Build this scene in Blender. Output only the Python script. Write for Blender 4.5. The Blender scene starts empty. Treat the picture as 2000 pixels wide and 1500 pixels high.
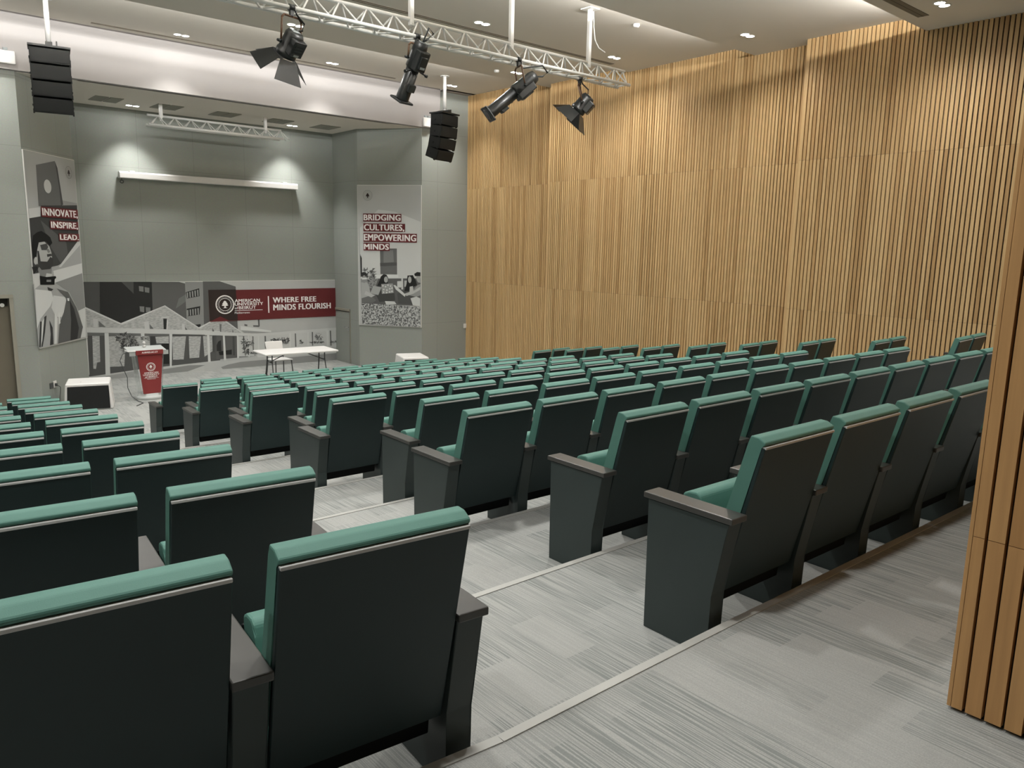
import bpy, bmesh, math, random
from mathutils import Vector, Matrix
random.seed(7)
sc = bpy.context.scene
COL = sc.collection

# ------------------------------------------------------------------ camera, world, exposure
H = 3.156                                   # eye height above the stage floor
FPX = 1501.24                               # focal length in pixels of a 2000 px wide frame
RC = ((0.76043275, -0.64908990, 0.02059922),
      (-0.09775262, -0.14576375, -0.98447821),
      (0.64201749, 0.74661585, -0.17429377))
cam_data = bpy.data.cameras.new('camera')
cam_data.sensor_fit = 'HORIZONTAL'
cam_data.sensor_width = 36.0
cam_data.lens = 36.0 * FPX / 2000.0
cam_data.clip_start = 0.05
cam_data.clip_end = 200
cam = bpy.data.objects.new('camera', cam_data)
COL.objects.link(cam)
r, d, f = (Vector(v) for v in RC)
cam.matrix_world = Matrix(((r.x, -d.x, -f.x, 0), (r.y, -d.y, -f.y, 0), (r.z, -d.z, -f.z, H), (0, 0, 0, 1)))
sc.camera = cam

world = bpy.data.worlds.new('world')
sc.world = world
world.use_nodes = True
bg = world.node_tree.nodes['Background']
bg.inputs[0].default_value = (0.9, 0.95, 1.0, 1)
bg.inputs[1].default_value = 0.02
vs = sc.view_settings
vs.view_transform = 'Standard'
vs.look = 'None'
vs.gamma = 1.0
vs.use_curve_mapping = False
vs.exposure = 1.12
sc.cycles.max_bounces = 8
sc.cycles.diffuse_bounces = 5
sc.cycles.use_denoising = True
sc.cycles.sample_clamp_indirect = 4.0

DOWNLIGHT_W = 150.0                          # each recessed twin downlight
STAGE_W = 150.0
COVE_W = 11.0                                # per metre of cove strip
LAMP_COL = (1.0, 0.985, 0.95)


def strip_light(name, x0, x1, y, z, watts, tilt, width=0.04, col=(1.0, 0.985, 0.96)):
    """a long concealed cove lamp; tilt 0 shines straight down, pi straight up"""
    l = bpy.data.lights.new(name, 'AREA')
    l.shape = 'RECTANGLE'
    l.size = abs(x1 - x0)
    l.size_y = width
    l.energy = watts
    l.color = col
    o = bpy.data.objects.new(name, l)
    o.location = ((x0 + x1) / 2, y, z)
    o.rotation_euler = (tilt, 0, 0)
    COL.objects.link(o)
    return o


# ------------------------------------------------------------------ helpers
def lin(c):
    out = []
    for v in c:
        v = v / 255.0
        out.append(v / 12.92 if v <= 0.04045 else ((v + 0.055) / 1.055) ** 2.4)
    return tuple(out)


def ray(u, v):
    a, b = (u - 1000) / FPX, (v - 750) / FPX
    return Vector((RC[0][0] * a + RC[1][0] * b + RC[2][0],
                   RC[0][1] * a + RC[1][1] * b + RC[2][1],
                   RC[0][2] * a + RC[1][2] * b + RC[2][2]))


CAM = Vector((0, 0, H))


def at_plane(u, v, p, n):
    dr = ray(u, v)
    return CAM + dr * ((p - CAM).dot(n) / dr.dot(n))


def at_z(u, v, z):
    dr = ray(u, v)
    return CAM + dr * ((z - H) / dr.z)


def at_y(u, v, y):
    dr = ray(u, v)
    return CAM + dr * (y / dr.y)


MATS = {}


def new_mat(name):
    m = bpy.data.materials.new(name)
    m.use_nodes = True
    MATS[name] = m
    nt = m.node_tree
    b = nt.nodes['Principled BSDF']
    return m, nt, b


def setspec(b, v):
    if 'Specular IOR Level' in b.inputs:
        b.inputs['Specular IOR Level'].default_value = v


def plain(name, col, rough=0.6, spec=0.4, metal=0.0, var=0.0, scale=20.0, bump=0.0, bscale=400.0):
    m, nt, b = new_mat(name)
    b.inputs['Roughness'].default_value = rough
    b.inputs['Metallic'].default_value = metal
    setspec(b, spec)
    b.inputs['Base Color'].default_value = (*col, 1)
    L = nt.links
    if var > 0 or bump > 0:
        tc = nt.nodes.new('ShaderNodeTexCoord')
        if var > 0:
            n = nt.nodes.new('ShaderNodeTexNoise')
            n.inputs['Scale'].default_value = scale
            n.inputs['Detail'].default_value = 6
            L.new(tc.outputs['Object'], n.inputs['Vector'])
            mx = nt.nodes.new('ShaderNodeMix')
            mx.data_type = 'RGBA'
            mx.inputs[6].default_value = (*[c * (1 - var) for c in col], 1)
            mx.inputs[7].default_value = (*[min(1, c * (1 + var)) for c in col], 1)
            L.new(n.outputs['Fac'], mx.inputs[0])
            L.new(mx.outputs[2], b.inputs['Base Color'])
        if bump > 0:
            n2 = nt.nodes.new('ShaderNodeTexNoise')
            n2.inputs['Scale'].default_value = bscale
            n2.inputs['Detail'].default_value = 3
            L.new(tc.outputs['Object'], n2.inputs['Vector'])
            bp = nt.nodes.new('ShaderNodeBump')
            bp.inputs['Strength'].default_value = bump
            bp.inputs['Distance'].default_value = 0.002
            L.new(n2.outputs['Fac'], bp.inputs['Height'])
            L.new(bp.outputs['Normal'], b.inputs['Normal'])
    return m


def emit(name, col, strength):
    m, nt, b = new_mat(name)
    b.inputs['Base Color'].default_value = (*col, 1)
    b.inputs['Emission Color'].default_value = (*col, 1)
    b.inputs['Emission Strength'].default_value = strength
    return m


# ---- seat materials
plain('seat_green', (0.085, 0.208, 0.170), 0.55, 0.35, var=0.12, scale=6, bump=0.25, bscale=900)
plain('seat_black', (0.0132, 0.0285, 0.0290), 0.45, 0.4, var=0.15, scale=5)
plain('seat_black_lit', (0.034, 0.047, 0.0455), 0.45, 0.4, var=0.12, scale=5)  # paler seat black: lamp light on the side panels put into the colour
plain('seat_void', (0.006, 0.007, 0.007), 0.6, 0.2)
plain('arm_black', (0.055, 0.054, 0.050), 0.33, 0.5, var=0.15, scale=9)
plain('seat_edge_glint', (0.52, 0.52, 0.51), 0.45, 0.5)
# ---- room materials
plain('ceiling_paint', (0.70, 0.66, 0.595), 0.9, 0.1, var=0.02, scale=0.8)
plain('fascia_paint', (0.37, 0.352, 0.342), 0.85, 0.15, var=0.02, scale=1.0)
plain('slot_brown', (0.20, 0.175, 0.14), 0.8, 0.1)
plain('grille_grey', (0.36, 0.36, 0.32), 0.7, 0.2)
plain('white_plastic', (0.72, 0.71, 0.69), 0.4, 0.4)
plain('white_paint', (0.70, 0.70, 0.67), 0.35, 0.5)
plain('truss_white', (0.80, 0.80, 0.78), 0.35, 0.5)
plain('black_metal', (0.012, 0.014, 0.014), 0.38, 0.5)
plain('black_box', (0.010, 0.0115, 0.0115), 0.6, 0.3, bump=0.3, bscale=300)
plain('rust_brown', (0.10, 0.05, 0.025), 0.5, 0.4)
plain('label_grey', (0.30, 0.33, 0.33), 0.5, 0.4)
plain('lens_glass', (0.03, 0.035, 0.04), 0.08, 0.8)
plain('chrome', (0.6, 0.6, 0.6), 0.25, 0.5, metal=1.0)
plain('dark_grey_metal', (0.06, 0.065, 0.065), 0.4, 0.5)
plain('nosing_metal', (0.40, 0.40, 0.375), 0.42, 0.5, var=0.1, scale=3)
plain('door_olive', (0.155, 0.14, 0.105), 0.6, 0.3, var=0.08, scale=3)
plain('door_shadow', (0.03, 0.03, 0.025), 0.8, 0.1)
plain('frame_olive', (0.30, 0.29, 0.24), 0.5, 0.3)
plain('podium_red', (0.235, 0.035, 0.035), 0.4, 0.4)
plain('podium_grey', (0.45, 0.47, 0.46), 0.35, 0.4)
plain('print_white', (0.88, 0.87, 0.85), 0.6, 0.2)
plain('print_maroon', (0.125, 0.022, 0.024), 0.55, 0.25)
plain('print_maroon_dark', (0.030, 0.020, 0.018), 0.55, 0.25)
plain('dark_skin', (0.02, 0.02, 0.02), 0.8, 0.1)
emit('lamp_glow', (1.0, 0.97, 0.93), 30.0)


def mat_glass():
    m, nt, b = new_mat('clear_acrylic')
    b.inputs['Base Color'].default_value = (0.85, 0.90, 0.89, 1)
    b.inputs['Roughness'].default_value = 0.08
    b.inputs['Transmission Weight'].default_value = 0.85
    b.inputs['IOR'].default_value = 1.25
    b.inputs['Alpha'].default_value = 0.55
    return m


mat_glass()


def grey_print(t):
    t = round(t, 3)
    k = 'print_grey_%d' % int(t * 1000)
    if k not in MATS:
        plain(k, (t * 0.97, t, t * 0.985), 0.8, 0.04)
    return MATS[k]


def noise_print(name, a, b_, scale, stretch=(1, 1, 1)):
    m, nt, b = new_mat(name)
    b.inputs['Roughness'].default_value = 0.6
    setspec(b, 0.2)
    L = nt.links
    tc = nt.nodes.new('ShaderNodeTexCoord')
    mp = nt.nodes.new('ShaderNodeMapping')
    mp.inputs['Scale'].default_value = stretch
    n = nt.nodes.new('ShaderNodeTexNoise')
    n.inputs['Scale'].default_value = scale
    n.inputs['Detail'].default_value = 2
    cr = nt.nodes.new('ShaderNodeValToRGB')
    cr.color_ramp.elements[0].position = 0.38
    cr.color_ramp.elements[1].position = 0.62
    cr.color_ramp.elements[0].color = (a * 0.97, a, a * 0.985, 1)
    cr.color_ramp.elements[1].color = (b_ * 0.97, b_, b_ * 0.985, 1)
    L.new(tc.outputs['Object'], mp.inputs['Vector'])
    L.new(mp.outputs['Vector'], n.inputs['Vector'])
    L.new(n.outputs['Fac'], cr.inputs['Fac'])
    L.new(cr.outputs['Color'], b.inputs['Base Color'])
    return m


noise_print('print_grass', 0.08, 0.55, 26.0)
noise_print('print_stone', 0.36, 0.52, 13.0, (1, 1, 3.5))
noise_print('print_leaf', 0.07, 0.35, 14.0)


def wall_fabric():
    """grey-olive woven wall panels with thin joints"""
    m, nt, b = new_mat('wall_fabric')
    b.inputs['Roughness'].default_value = 0.85
    setspec(b, 0.15)
    L = nt.links
    N = nt.nodes.new
    tc = N('ShaderNodeTexCoord')
    sx = N('ShaderNodeSeparateXYZ')
    L.new(tc.outputs['Object'], sx.inputs[0])
    add = N('ShaderNodeMath'); add.operation = 'ADD'
    L.new(sx.outputs['X'], add.inputs[0]); L.new(sx.outputs['Y'], add.inputs[1])
    cb = N('ShaderNodeCombineXYZ')
    L.new(add.outputs[0], cb.inputs['X']); L.new(sx.outputs['Z'], cb.inputs['Y'])
    br = N('ShaderNodeTexBrick')
    br.offset = 0.0
    br.inputs['Scale'].default_value = 1.0
    br.inputs['Brick Width'].default_value = 1.22
    br.inputs['Row Height'].default_value = 1.19
    br.inputs['Mortar Size'].default_value = 0.006
    br.inputs['Mortar Smooth'].default_value = 0.1
    c = (0.345, 0.368, 0.338)
    br.inputs['Color1'].default_value = (*c, 1)
    br.inputs['Color2'].default_value = (*[v * 0.97 for v in c], 1)
    br.inputs['Mortar'].default_value = (*[v * 0.82 for v in c], 1)
    L.new(cb.outputs[0], br.inputs['Vector'])
    n = N('ShaderNodeTexNoise'); n.inputs['Scale'].default_value = 60
    L.new(tc.outputs['Object'], n.inputs['Vector'])
    mx = N('ShaderNodeMix'); mx.data_type = 'RGBA'; mx.blend_type = 'MULTIPLY'
    mx.inputs[0].default_value = 0.25
    L.new(br.outputs['Color'], mx.inputs[6]); L.new(n.outputs['Color'], mx.inputs[7])
    L.new(mx.outputs[2], b.inputs['Base Color'])


wall_fabric()


def wood(name, c0, c1, c2):
    m, nt, b = new_mat(name)
    b.inputs['Roughness'].default_value = 0.5
    setspec(b, 0.3)
    L = nt.links
    N = nt.nodes.new
    geo = N('ShaderNodeNewGeometry')
    tc = N('ShaderNodeTexCoord')
    mp = N('ShaderNodeMapping'); mp.inputs['Scale'].default_value = (28, 28, 1.1)
    L.new(tc.outputs['Object'], mp.inputs['Vector'])
    n = N('ShaderNodeTexNoise'); n.inputs['Scale'].default_value = 1.6; n.inputs['Detail'].default_value = 5
    L.new(mp.outputs['Vector'], n.inputs['Vector'])
    cr = N('ShaderNodeValToRGB')
    e = cr.color_ramp.elements
    e[0].position = 0.0; e[0].color = (*c0, 1)
    e[1].position = 1.0; e[1].color = (*c2, 1)
    e2 = cr.color_ramp.elements.new(0.25); e2.color = (*c1, 1)
    L.new(geo.outputs['Random Per Island'], cr.inputs['Fac'])
    mx = N('ShaderNodeMix'); mx.data_type = 'RGBA'; mx.blend_type = 'MULTIPLY'
    mx.inputs[0].default_value = 1.0
    cr2 = N('ShaderNodeValToRGB')
    cr2.color_ramp.elements[0].position = 0.3; cr2.color_ramp.elements[0].color = (0.86, 0.84, 0.82, 1)
    cr2.color_ramp.elements[1].position = 0.7; cr2.color_ramp.elements[1].color = (1.06, 1.05, 1.04, 1)
    L.new(n.outputs['Fac'], cr2.inputs['Fac'])
    L.new(cr.outputs['Color'], mx.inputs[6]); L.new(cr2.outputs['Color'], mx.inputs[7])
    L.new(mx.outputs[2], b.inputs['Base Color'])


wood('slat_wood', (0.46, 0.288, 0.128), (0.59, 0.392, 0.186), (0.66, 0.460, 0.232))
wood('partition_wood', (0.40, 0.215, 0.082), (0.46, 0.25, 0.098), (0.52, 0.30, 0.125))


def carpet():
    """loop carpet tiles: short broken stripes running towards the stage"""
    m, nt, b = new_mat('carpet')
    b.inputs['Roughness'].default_value = 0.95
    setspec(b, 0.05)
    L = nt.links
    N = nt.nodes.new

    def math_(op, a, c=None):
        n = N('ShaderNodeMath'); n.operation = op
        for i, v in enumerate((a, c)):
            if v is None: continue
            if isinstance(v, (int, float)): n.inputs[i].default_value = v
            else: L.new(v, n.inputs[i])
        return n.outputs[0]
    tc = N('ShaderNodeTexCoord')
    s = N('ShaderNodeSeparateXYZ')
    L.new(tc.outputs['Object'], s.inputs[0])
    x, y = s.outputs['X'], s.outputs['Y']
    cx = math_('FLOOR', math_('MULTIPLY', x, 1 / 0.165))
    wn0 = N('ShaderNodeTexWhiteNoise'); wn0.noise_dimensions = '1D'
    L.new(cx, wn0.inputs['W'])
    cy = math_('FLOOR', math_('ADD', math_('MULTIPLY', y, 1 / 0.33), wn0.outputs['Value']))
    cb = N('ShaderNodeCombineXYZ')
    L.new(cx, cb.inputs['X']); L.new(cy, cb.inputs['Y'])
    wn = N('ShaderNodeTexWhiteNoise'); wn.noise_dimensions = '2D'
    L.new(cb.outputs[0], wn.inputs['Vector'])
    # stripes
    cs = N('ShaderNodeCombineXYZ')
    L.new(math_('MULTIPLY', x, 185.0), cs.inputs['X'])
    L.new(math_('MULTIPLY', y, 2.6), cs.inputs['Y'])
    ns = N('ShaderNodeTexNoise'); ns.inputs['Scale'].default_value = 1.0
    ns.inputs['Detail'].default_value = 1.5
    L.new(cs.outputs[0], ns.inputs['Vector'])
    st = N('ShaderNodeMapRange')
    st.inputs['From Min'].default_value = 0.45; st.inputs['From Max'].default_value = 0.55
    L.new(ns.outputs['Fac'], st.inputs['Value'])
    den = N('ShaderNodeMapRange')
    den.inputs['From Min'].default_value = 0.12; den.inputs['From Max'].default_value = 0.70
    L.new(wn.outputs['Value'], den.inputs['Value'])
    amt = math_('MULTIPLY', st.outputs[0], math_('ADD', math_('MULTIPLY', den.outputs[0], 0.58), 0.14))
    # pile speckle
    sp = N('ShaderNodeTexNoise'); sp.inputs['Scale'].default_value = 210; sp.inputs['Detail'].default_value = 2
    L.new(tc.outputs['Object'], sp.inputs['Vector'])
    base = N('ShaderNodeMix'); base.data_type = 'RGBA'
    base.inputs[6].default_value = (0.270, 0.278, 0.266, 1)
    base.inputs[7].default_value = (0.430, 0.430, 0.412, 1)
    L.new(sp.outputs['Fac'], base.inputs[0])
    mx = N('ShaderNodeMix'); mx.data_type = 'RGBA'
    mx.inputs[7].default_value = (0.170, 0.190, 0.182, 1)
    L.new(base.outputs[2], mx.inputs[6]); L.new(amt, mx.inputs[0])
    L.new(mx.outputs[2], b.inputs['Base Color'])
    bp = N('ShaderNodeBump'); bp.inputs['Strength'].default_value = 0.4; bp.inputs['Distance'].default_value = 0.004
    L.new(sp.outputs['Fac'], bp.inputs['Height']); L.new(bp.outputs['Normal'], b.inputs['Normal'])


carpet()


# ------------------------------------------------------------------ mesh building
class MB:
    def __init__(self):
        self.bm = bmesh.new()
        self.mats = []

    def mi(self, m):
        m = MATS[m] if isinstance(m, str) else m
        if m not in self.mats: self.mats.append(m)
        return self.mats.index(m)

    def box(self, lo, hi, M=None, bevel=0.0, seg=2, mat=None):
        vs_ = [(x, y, z) for x in (lo[0], hi[0]) for y in (lo[1], hi[1]) for z in (lo[2], hi[2])]
        return self.hexa(vs_, M, bevel, seg, mat)

    def hexa(self, v, M=None, bevel=0.0, seg=2, mat=None):
        """v: 8 points ordered x(lo,hi) > y(lo,hi) > z(lo,hi)"""
        P = [self.bm.verts.new((M @ Vector(p)) if M else p) for p in v]
        q = ((0, 1, 3, 2), (4, 6, 7, 5), (0, 4, 5, 1), (2, 3, 7, 6), (0, 2, 6, 4), (1, 5, 7, 3))
        F = [self.bm.faces.new([P[i] for i in t]) for t in q]
        if mat is not None:
            k = self.mi(mat)
            for fc in F: fc.material_index = k
        if bevel > 0:
            E_ = set(e for fc in F for e in fc.edges)
            bmesh.ops.bevel(self.bm, geom=list(E_), offset=bevel, segments=seg, affect='EDGES', profile=0.5)
        return F

    def prism(self, prof, axis, a0, a1, M=None, bevel=0.0, seg=2, mat=None):
        """extrude a 2-D profile. axis 'x': profile is (y,z); 'y': (x,z); 'z': (x,y)"""
        def p3(p, t):
            return {'x': (t, p[0], p[1]), 'y': (p[0], t, p[1]), 'z': (p[0], p[1], t)}[axis]
        A = [self.bm.verts.new((M @ Vector(p3(p, a0))) if M else p3(p, a0)) for p in prof]
        B = [self.bm.verts.new((M @ Vector(p3(p, a1))) if M else p3(p, a1)) for p in prof]
        F = [self.bm.faces.new(A), self.bm.faces.new(B[::-1])]
        n = len(prof)
        for i in range(n):
            F.append(self.bm.faces.new((A[i], B[i], B[(i + 1) % n], A[(i + 1) % n])))
        if mat is not None:
            k = self.mi(mat)
            for fc in F: fc.material_index = k
        if bevel > 0:
            E_ = set(e for fc in F for e in fc.edges)
            bmesh.ops.bevel(self.bm, geom=list(E_), offset=bevel, segments=seg, affect='EDGES', profile=0.5)
        return F

    def tube(self, p0, p1, r0, r1=None, n=12, caps=True, mat=None, smooth=True):
        p0, p1 = Vector(p0), Vector(p1)
        r1 = r0 if r1 is None else r1
        ax = (p1 - p0)
        if ax.length < 1e-6: return
        ax.normalize()
        up = Vector((0, 0, 1)) if abs(ax.z) < 0.9 else Vector((1, 0, 0))
        a = ax.cross(up).normalized(); b = ax.cross(a)
        R0, R1 = [], []
        for i in range(n):
            t = 2 * math.pi * i / n
            dv = a * math.cos(t) + b * math.sin(t)
            R0.append(self.bm.verts.new(p0 + dv * r0)); R1.append(self.bm.verts.new(p1 + dv * r1))
        k = self.mi(mat) if mat is not None else 0
        for i in range(n):
            fc = self.bm.faces.new((R0[i], R0[(i + 1) % n], R1[(i + 1) % n], R1[i]))
            fc.smooth = smooth; fc.material_index = k
        if caps:
            for R_ in (R0[::-1], R1):
                fc = self.bm.faces.new(R_); fc.material_index = k

    def path(self, pts, r, n=8, mat=None):
        pts = [Vector(p) for p in pts]
        rings = []
        for i, p in enumerate(pts):
            t = (pts[min(i + 1, len(pts) - 1)] - pts[max(i - 1, 0)]).normalized()
            up = Vector((0, 0, 1)) if abs(t.z) < 0.95 else Vector((1, 0, 0))
            a = t.cross(up).normalized(); b = t.cross(a)
            rings.append([self.bm.verts.new(p + (a * math.cos(2 * math.pi * j / n) + b * math.sin(2 * math.pi * j / n)) * r) for j in range(n)])
        k = self.mi(mat) if mat is not None else 0
        for A, B in zip(rings, rings[1:]):
            for j in range(n):
                fc = self.bm.faces.new((A[j], A[(j + 1) % n], B[(j + 1) % n], B[j]))
                fc.smooth = True; fc.material_index = k
        for R_ in (rings[0][::-1], rings[-1]):
            self.bm.faces.new(R_).material_index = k

    def face(self, pts, mat=None):
        fc = self.bm.faces.new([self.bm.verts.new(p) for p in pts])
        if mat is not None: fc.material_index = self.mi(mat)
        return fc

    def lathe(self, prof, M, n=20, mat=None, smooth=True):
        """prof: (radius, height) along local z"""
        rings = []
        for rr, h in prof:
            rings.append([self.bm.verts.new(M @ Vector((rr * math.cos(2 * math.pi * j / n), rr * math.sin(2 * math.pi * j / n), h))) for j in range(n)])
        k = self.mi(mat) if mat is not None else 0
        for A, B in zip(rings, rings[1:]):
            for j in range(n):
                fc = self.bm.faces.new((A[j], A[(j + 1) % n], B[(j + 1) % n], B[j]))
                fc.smooth = smooth; fc.material_index = k
        for R_ in (rings[0][::-1], rings[-1]):
            self.bm.faces.new(R_).material_index = k

    def mesh(self, name, mat=None, recalc=True):
        me = bpy.data.meshes.new(name)
        if recalc: bmesh.ops.recalc_face_normals(self.bm, faces=self.bm.faces)
        self.bm.to_mesh(me); self.bm.free()
        for m in self.mats: me.materials.append(m)
        if not self.mats and mat is not None:
            me.materials.append(MATS[mat] if isinstance(mat, str) else mat)
        return me

    def build(self, name, mat=None, parent=None, recalc=True):
        o = bpy.data.objects.new(name, self.mesh(name, mat, recalc))
        COL.objects.link(o)
        if parent is not None: o.parent = parent
        return o


def thing(name, label, cat, loc=(0, 0, 0), rotz=0.0, group=None):
    o = bpy.data.objects.new(name, None)
    o.empty_display_size = 0.1
    COL.objects.link(o)
    o.location = loc
    o.rotation_euler = (0, 0, rotz)
    tag(o, label, cat, group)
    return o


def tag(o, label, cat, group=None):
    o['label'] = label
    o['category'] = cat
    if group: o['group'] = group
    return o


def struct(o, label=None, cat=None):
    o['kind'] = 'structure'
    if label: o['label'] = label
    if cat: o['category'] = cat
    return o


def reparent(o, parent):
    """parent while keeping world-space vertices (parent has loc + rotz only)"""
    o.parent = parent
    o.matrix_parent_inverse = (Matrix.Translation(parent.location) @ parent.rotation_euler.to_matrix().to_4x4()).inverted()
    return o


ORD = ['zeroth', 'first', 'second', 'third', 'fourth', 'fifth', 'sixth', 'seventh', 'eighth', 'ninth', 'tenth', 'eleventh', 'twelfth']

# ------------------------------------------------------------------ seating layout (measured)
PITCH, SW = 0.60, 0.4993
Y1, DY = 1.51634, 1.03580
Z1, DZ = -0.710693, -0.144123
HS = 0.86
THR = 0.01606
LX, LY, THL, LDR = 1.15871, 1.50042, 0.090241, -0.017152
THW = math.radians(-4.0)
X0 = {1: 2.4863, 2: 2.8909, 3: 2.6579, 4: 3.0272, 5: 2.8156, 6: 3.17, 7: 2.9463, 8: 3.30, 9: 3.0677, 10: 3.41, 11: 3.1775, 12: 4.06}
NR = {1: 6, 2: 9, 3: 10, 4: 9, 5: 10, 6: 9, 7: 10, 8: 9, 9: 9, 10: 9, 11: 10, 12: 8}
WC = {3: (10.624, 3.51), 4: (10.663, 4.52), 5: (10.80, 5.60), 6: (10.89, 6.62), 7: (10.933, 7.616), 8: (11.0, 8.65), 9: (11.15, 9.75), 10: (11.22, 10.78), 11: (11.28, 11.79)}


def zf(k):                                   # floor level of tier k (row k stands on it)
    return max(0.0, Z1 + DZ * (k - 1) - HS + H) if k < 12 else 0.0


def rotp(a, b, th):
    c, s = math.cos(th), math.sin(th)
    return (a * c + b * s, -a * s + b * c)


def r_pos(k, a, b=0.0):
    return rotp(a, Y1 + DY * (k - 1) + b, THR)


def l_pos(k, a, b=0.0):
    p = rotp(LDR * (k - 1) + a, DY * (k - 1) + b, THL)
    return (LX + p[0], LY + p[1])


def w_pos(k, a, b=0.0):
    kk = min(max(k, 3), 11)
    cx, cy = WC[kk]
    if k != kk:
        cy += DY * (k - kk)
    c, s = math.cos(THW), math.sin(THW)
    return (cx + a * c + b * s, cy - a * s + b * c)


EDGE_B = 0.088                              # riser stands this far in front of the row's back line


def edge(k):
    pts = [l_pos(k, -7.0, EDGE_B), l_pos(k, 0.16, EDGE_B)]
    pts += [r_pos(k, X0[k if k in X0 else 12] - 0.3, EDGE_B) if k > 12 else r_pos(k, 2.35 + 0.06 * k, EDGE_B)]
    pts += [r_pos(k, 8.95, EDGE_B)]
    e0 = w_pos(k, -0.75, EDGE_B); e1 = w_pos(k, 2.6, EDGE_B)
    pts += [e0, e1]
    return pts


# ------------------------------------------------------------------ floor
fl = MB()
E_ = [edge(k) for k in range(1, 13)]
y_back = -3.2
lv = [zf(k) for k in range(0, 13)]
z0 = Z1 - DZ - HS + H
lv[0] = z0


def strip_faces(A, B, z):
    for i in range(len(A) - 1):
        fl.face([(*A[i], z), (*A[i + 1], z), (*B[i + 1], z), (*B[i], z)])


back = [(p[0], y_back) for p in E_[0]]
strip_faces(back, E_[0], lv[0])
for k in range(1, 13):
    A = E_[k - 1]
    for i in range(len(A) - 1):             # riser
        fl.face([(*A[i], lv[k - 1]), (*A[i + 1], lv[k - 1]), (*A[i + 1], lv[k]), (*A[i], lv[k])])
    B = E_[k] if k < 12 else [(p[0], 19.6) for p in A]
    strip_faces(A, B, lv[k])
flo = fl.build('floor', 'carpet', recalc=False)
struct(flo, 'pale grey striped carpet on the stepped tiers and stage floor', 'floor')

for k in range(1, 13):                      # metal nosing on every step
    nb = MB()
    A = E_[k - 1]
    z = lv[k - 1]
    for i in range(len(A) - 1):
        p, q = Vector((*A[i], z)), Vector((*A[i + 1], z))
        dv = (q - p).normalized(); nn = Vector((-dv.y, dv.x, 0))
        a, b_ = p + nn * 0.004, q + nn * 0.004
        c, d_ = p - nn * 0.030, q - nn * 0.030
        nb.hexa([c - Vector((0, 0, .012)), c + Vector((0, 0, .004)), a - Vector((0, 0, .012)), a + Vector((0, 0, .004)),
                 d_ - Vector((0, 0, .012)), d_ + Vector((0, 0, .004)), b_ - Vector((0, 0, .012)), b_ + Vector((0, 0, .004))])
    struct(nb.build('trim_%d' % k, 'nosing_metal'))

# ------------------------------------------------------------------ room shell
ZR = 7.5                                     # underside of the roof void
YF, YM, YB = 16.50, 17.875, 19.18            # front wall, splay end, stage back wall
XL, XRR = 3.634, 10.05
CL, CR = 2.548, 11.085
WX = 12.5
ZS = 2.86 + H                                # stage ceiling


def quad_wall(name, pts, mat='wall_fabric', th=0.12, out=None, label=None):
    """vertical wall from p to q with thickness away from the room"""
    (p, q, z_0, z_1) = pts
    b = MB()
    p, q = Vector((*p, 0)), Vector((*q, 0))
    nn = Vector((*out, 0)) * th
    b.hexa([p + Vector((0, 0, z_0)), p + Vector((0, 0, z_1)), p + nn + Vector((0, 0, z_0)), p + nn + Vector((0, 0, z_1)),
            q + Vector((0, 0, z_0)), q + Vector((0, 0, z_1)), q + nn + Vector((0, 0, z_0)), q + nn + Vector((0, 0, z_1))])
    return struct(b.build(name, mat), label, 'wall' if label else None)


nL = Vector((-(YM - YF), (XL - CL))).normalized()       # outward of left splay
nR = Vector(((YM - YF), (CR - XRR))).normalized()
quad_wall('wall_stage_back', ((XL - 0.1, YB), (XRR + 0.1, YB), 0, ZS), out=(0, 1), label='grey panelled wall at the back of the stage')
quad_wall('wall_stage_left', ((XL, YM), (XL, YB), 0, ZS), out=(-1, 0))
quad_wall('wall_stage_right', ((XRR, YM), (XRR, YB), 0, ZS), out=(1, 0))
quad_wall('wall_splay_left', ((CL, YF), (XL, YM), 0, ZS), out=nL, label='angled grey wall left of the stage')
quad_wall('wall_splay_right', ((XRR, YM), (CR, YF), 0, ZS), out=nR, label='angled grey wall right of the stage')
quad_wall('wall_front_right', ((CR, YF), (WX + 0.3, YF), 0, ZR), out=(0, 1), label='grey panelled wall between stage and slatted wall')
DOOR_R = 2.165                               # left door jamb
quad_wall('wall_front_left', ((DOOR_R, YF), (CL, YF), 0, ZR), out=(0, 1), label='grey panelled wall beside the left door')
quad_wall('wall_front_left', ((DOOR_R - 1.0, YF), (DOOR_R, YF), 2.085, ZR), out=(0, 1))
quad_wall('wall_front_left', ((-5.6, YF), (DOOR_R - 1.0, YF), 0, ZR), out=(0, 1))
quad_wall('wall_left', ((-5.6, -3.2), (-5.6, YF), 0, ZR), out=(-1, 0))
quad_wall('wall_back', ((-5.6, -3.2), (13, -3.2), 0, ZR), out=(0, -1))

b = MB(); b.box((XL - 0.1, YF + 0.05, ZS), (XRR + 0.1, YB + 0.12, ZS + 0.1))
b.prism([(CL, YF + 0.05), (CR, YF + 0.05), (XRR, YM), (XL, YM)], 'z', ZS + 0.001, ZS + 0.099)
struct(b.build('ceiling_stage', 'ceiling_paint'), 'flat low ceiling over the stage', 'ceiling')

# fascia beam across the stage opening
b = MB(); b.box((-5.6, YF - 0.10, 2.872 + H), (11.56, YF + 0.06, 4.25 + H))
struct(b.build('wall_fascia', 'fascia_paint'), 'pale fascia beam washed with light above the stage opening', 'beam')

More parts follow.
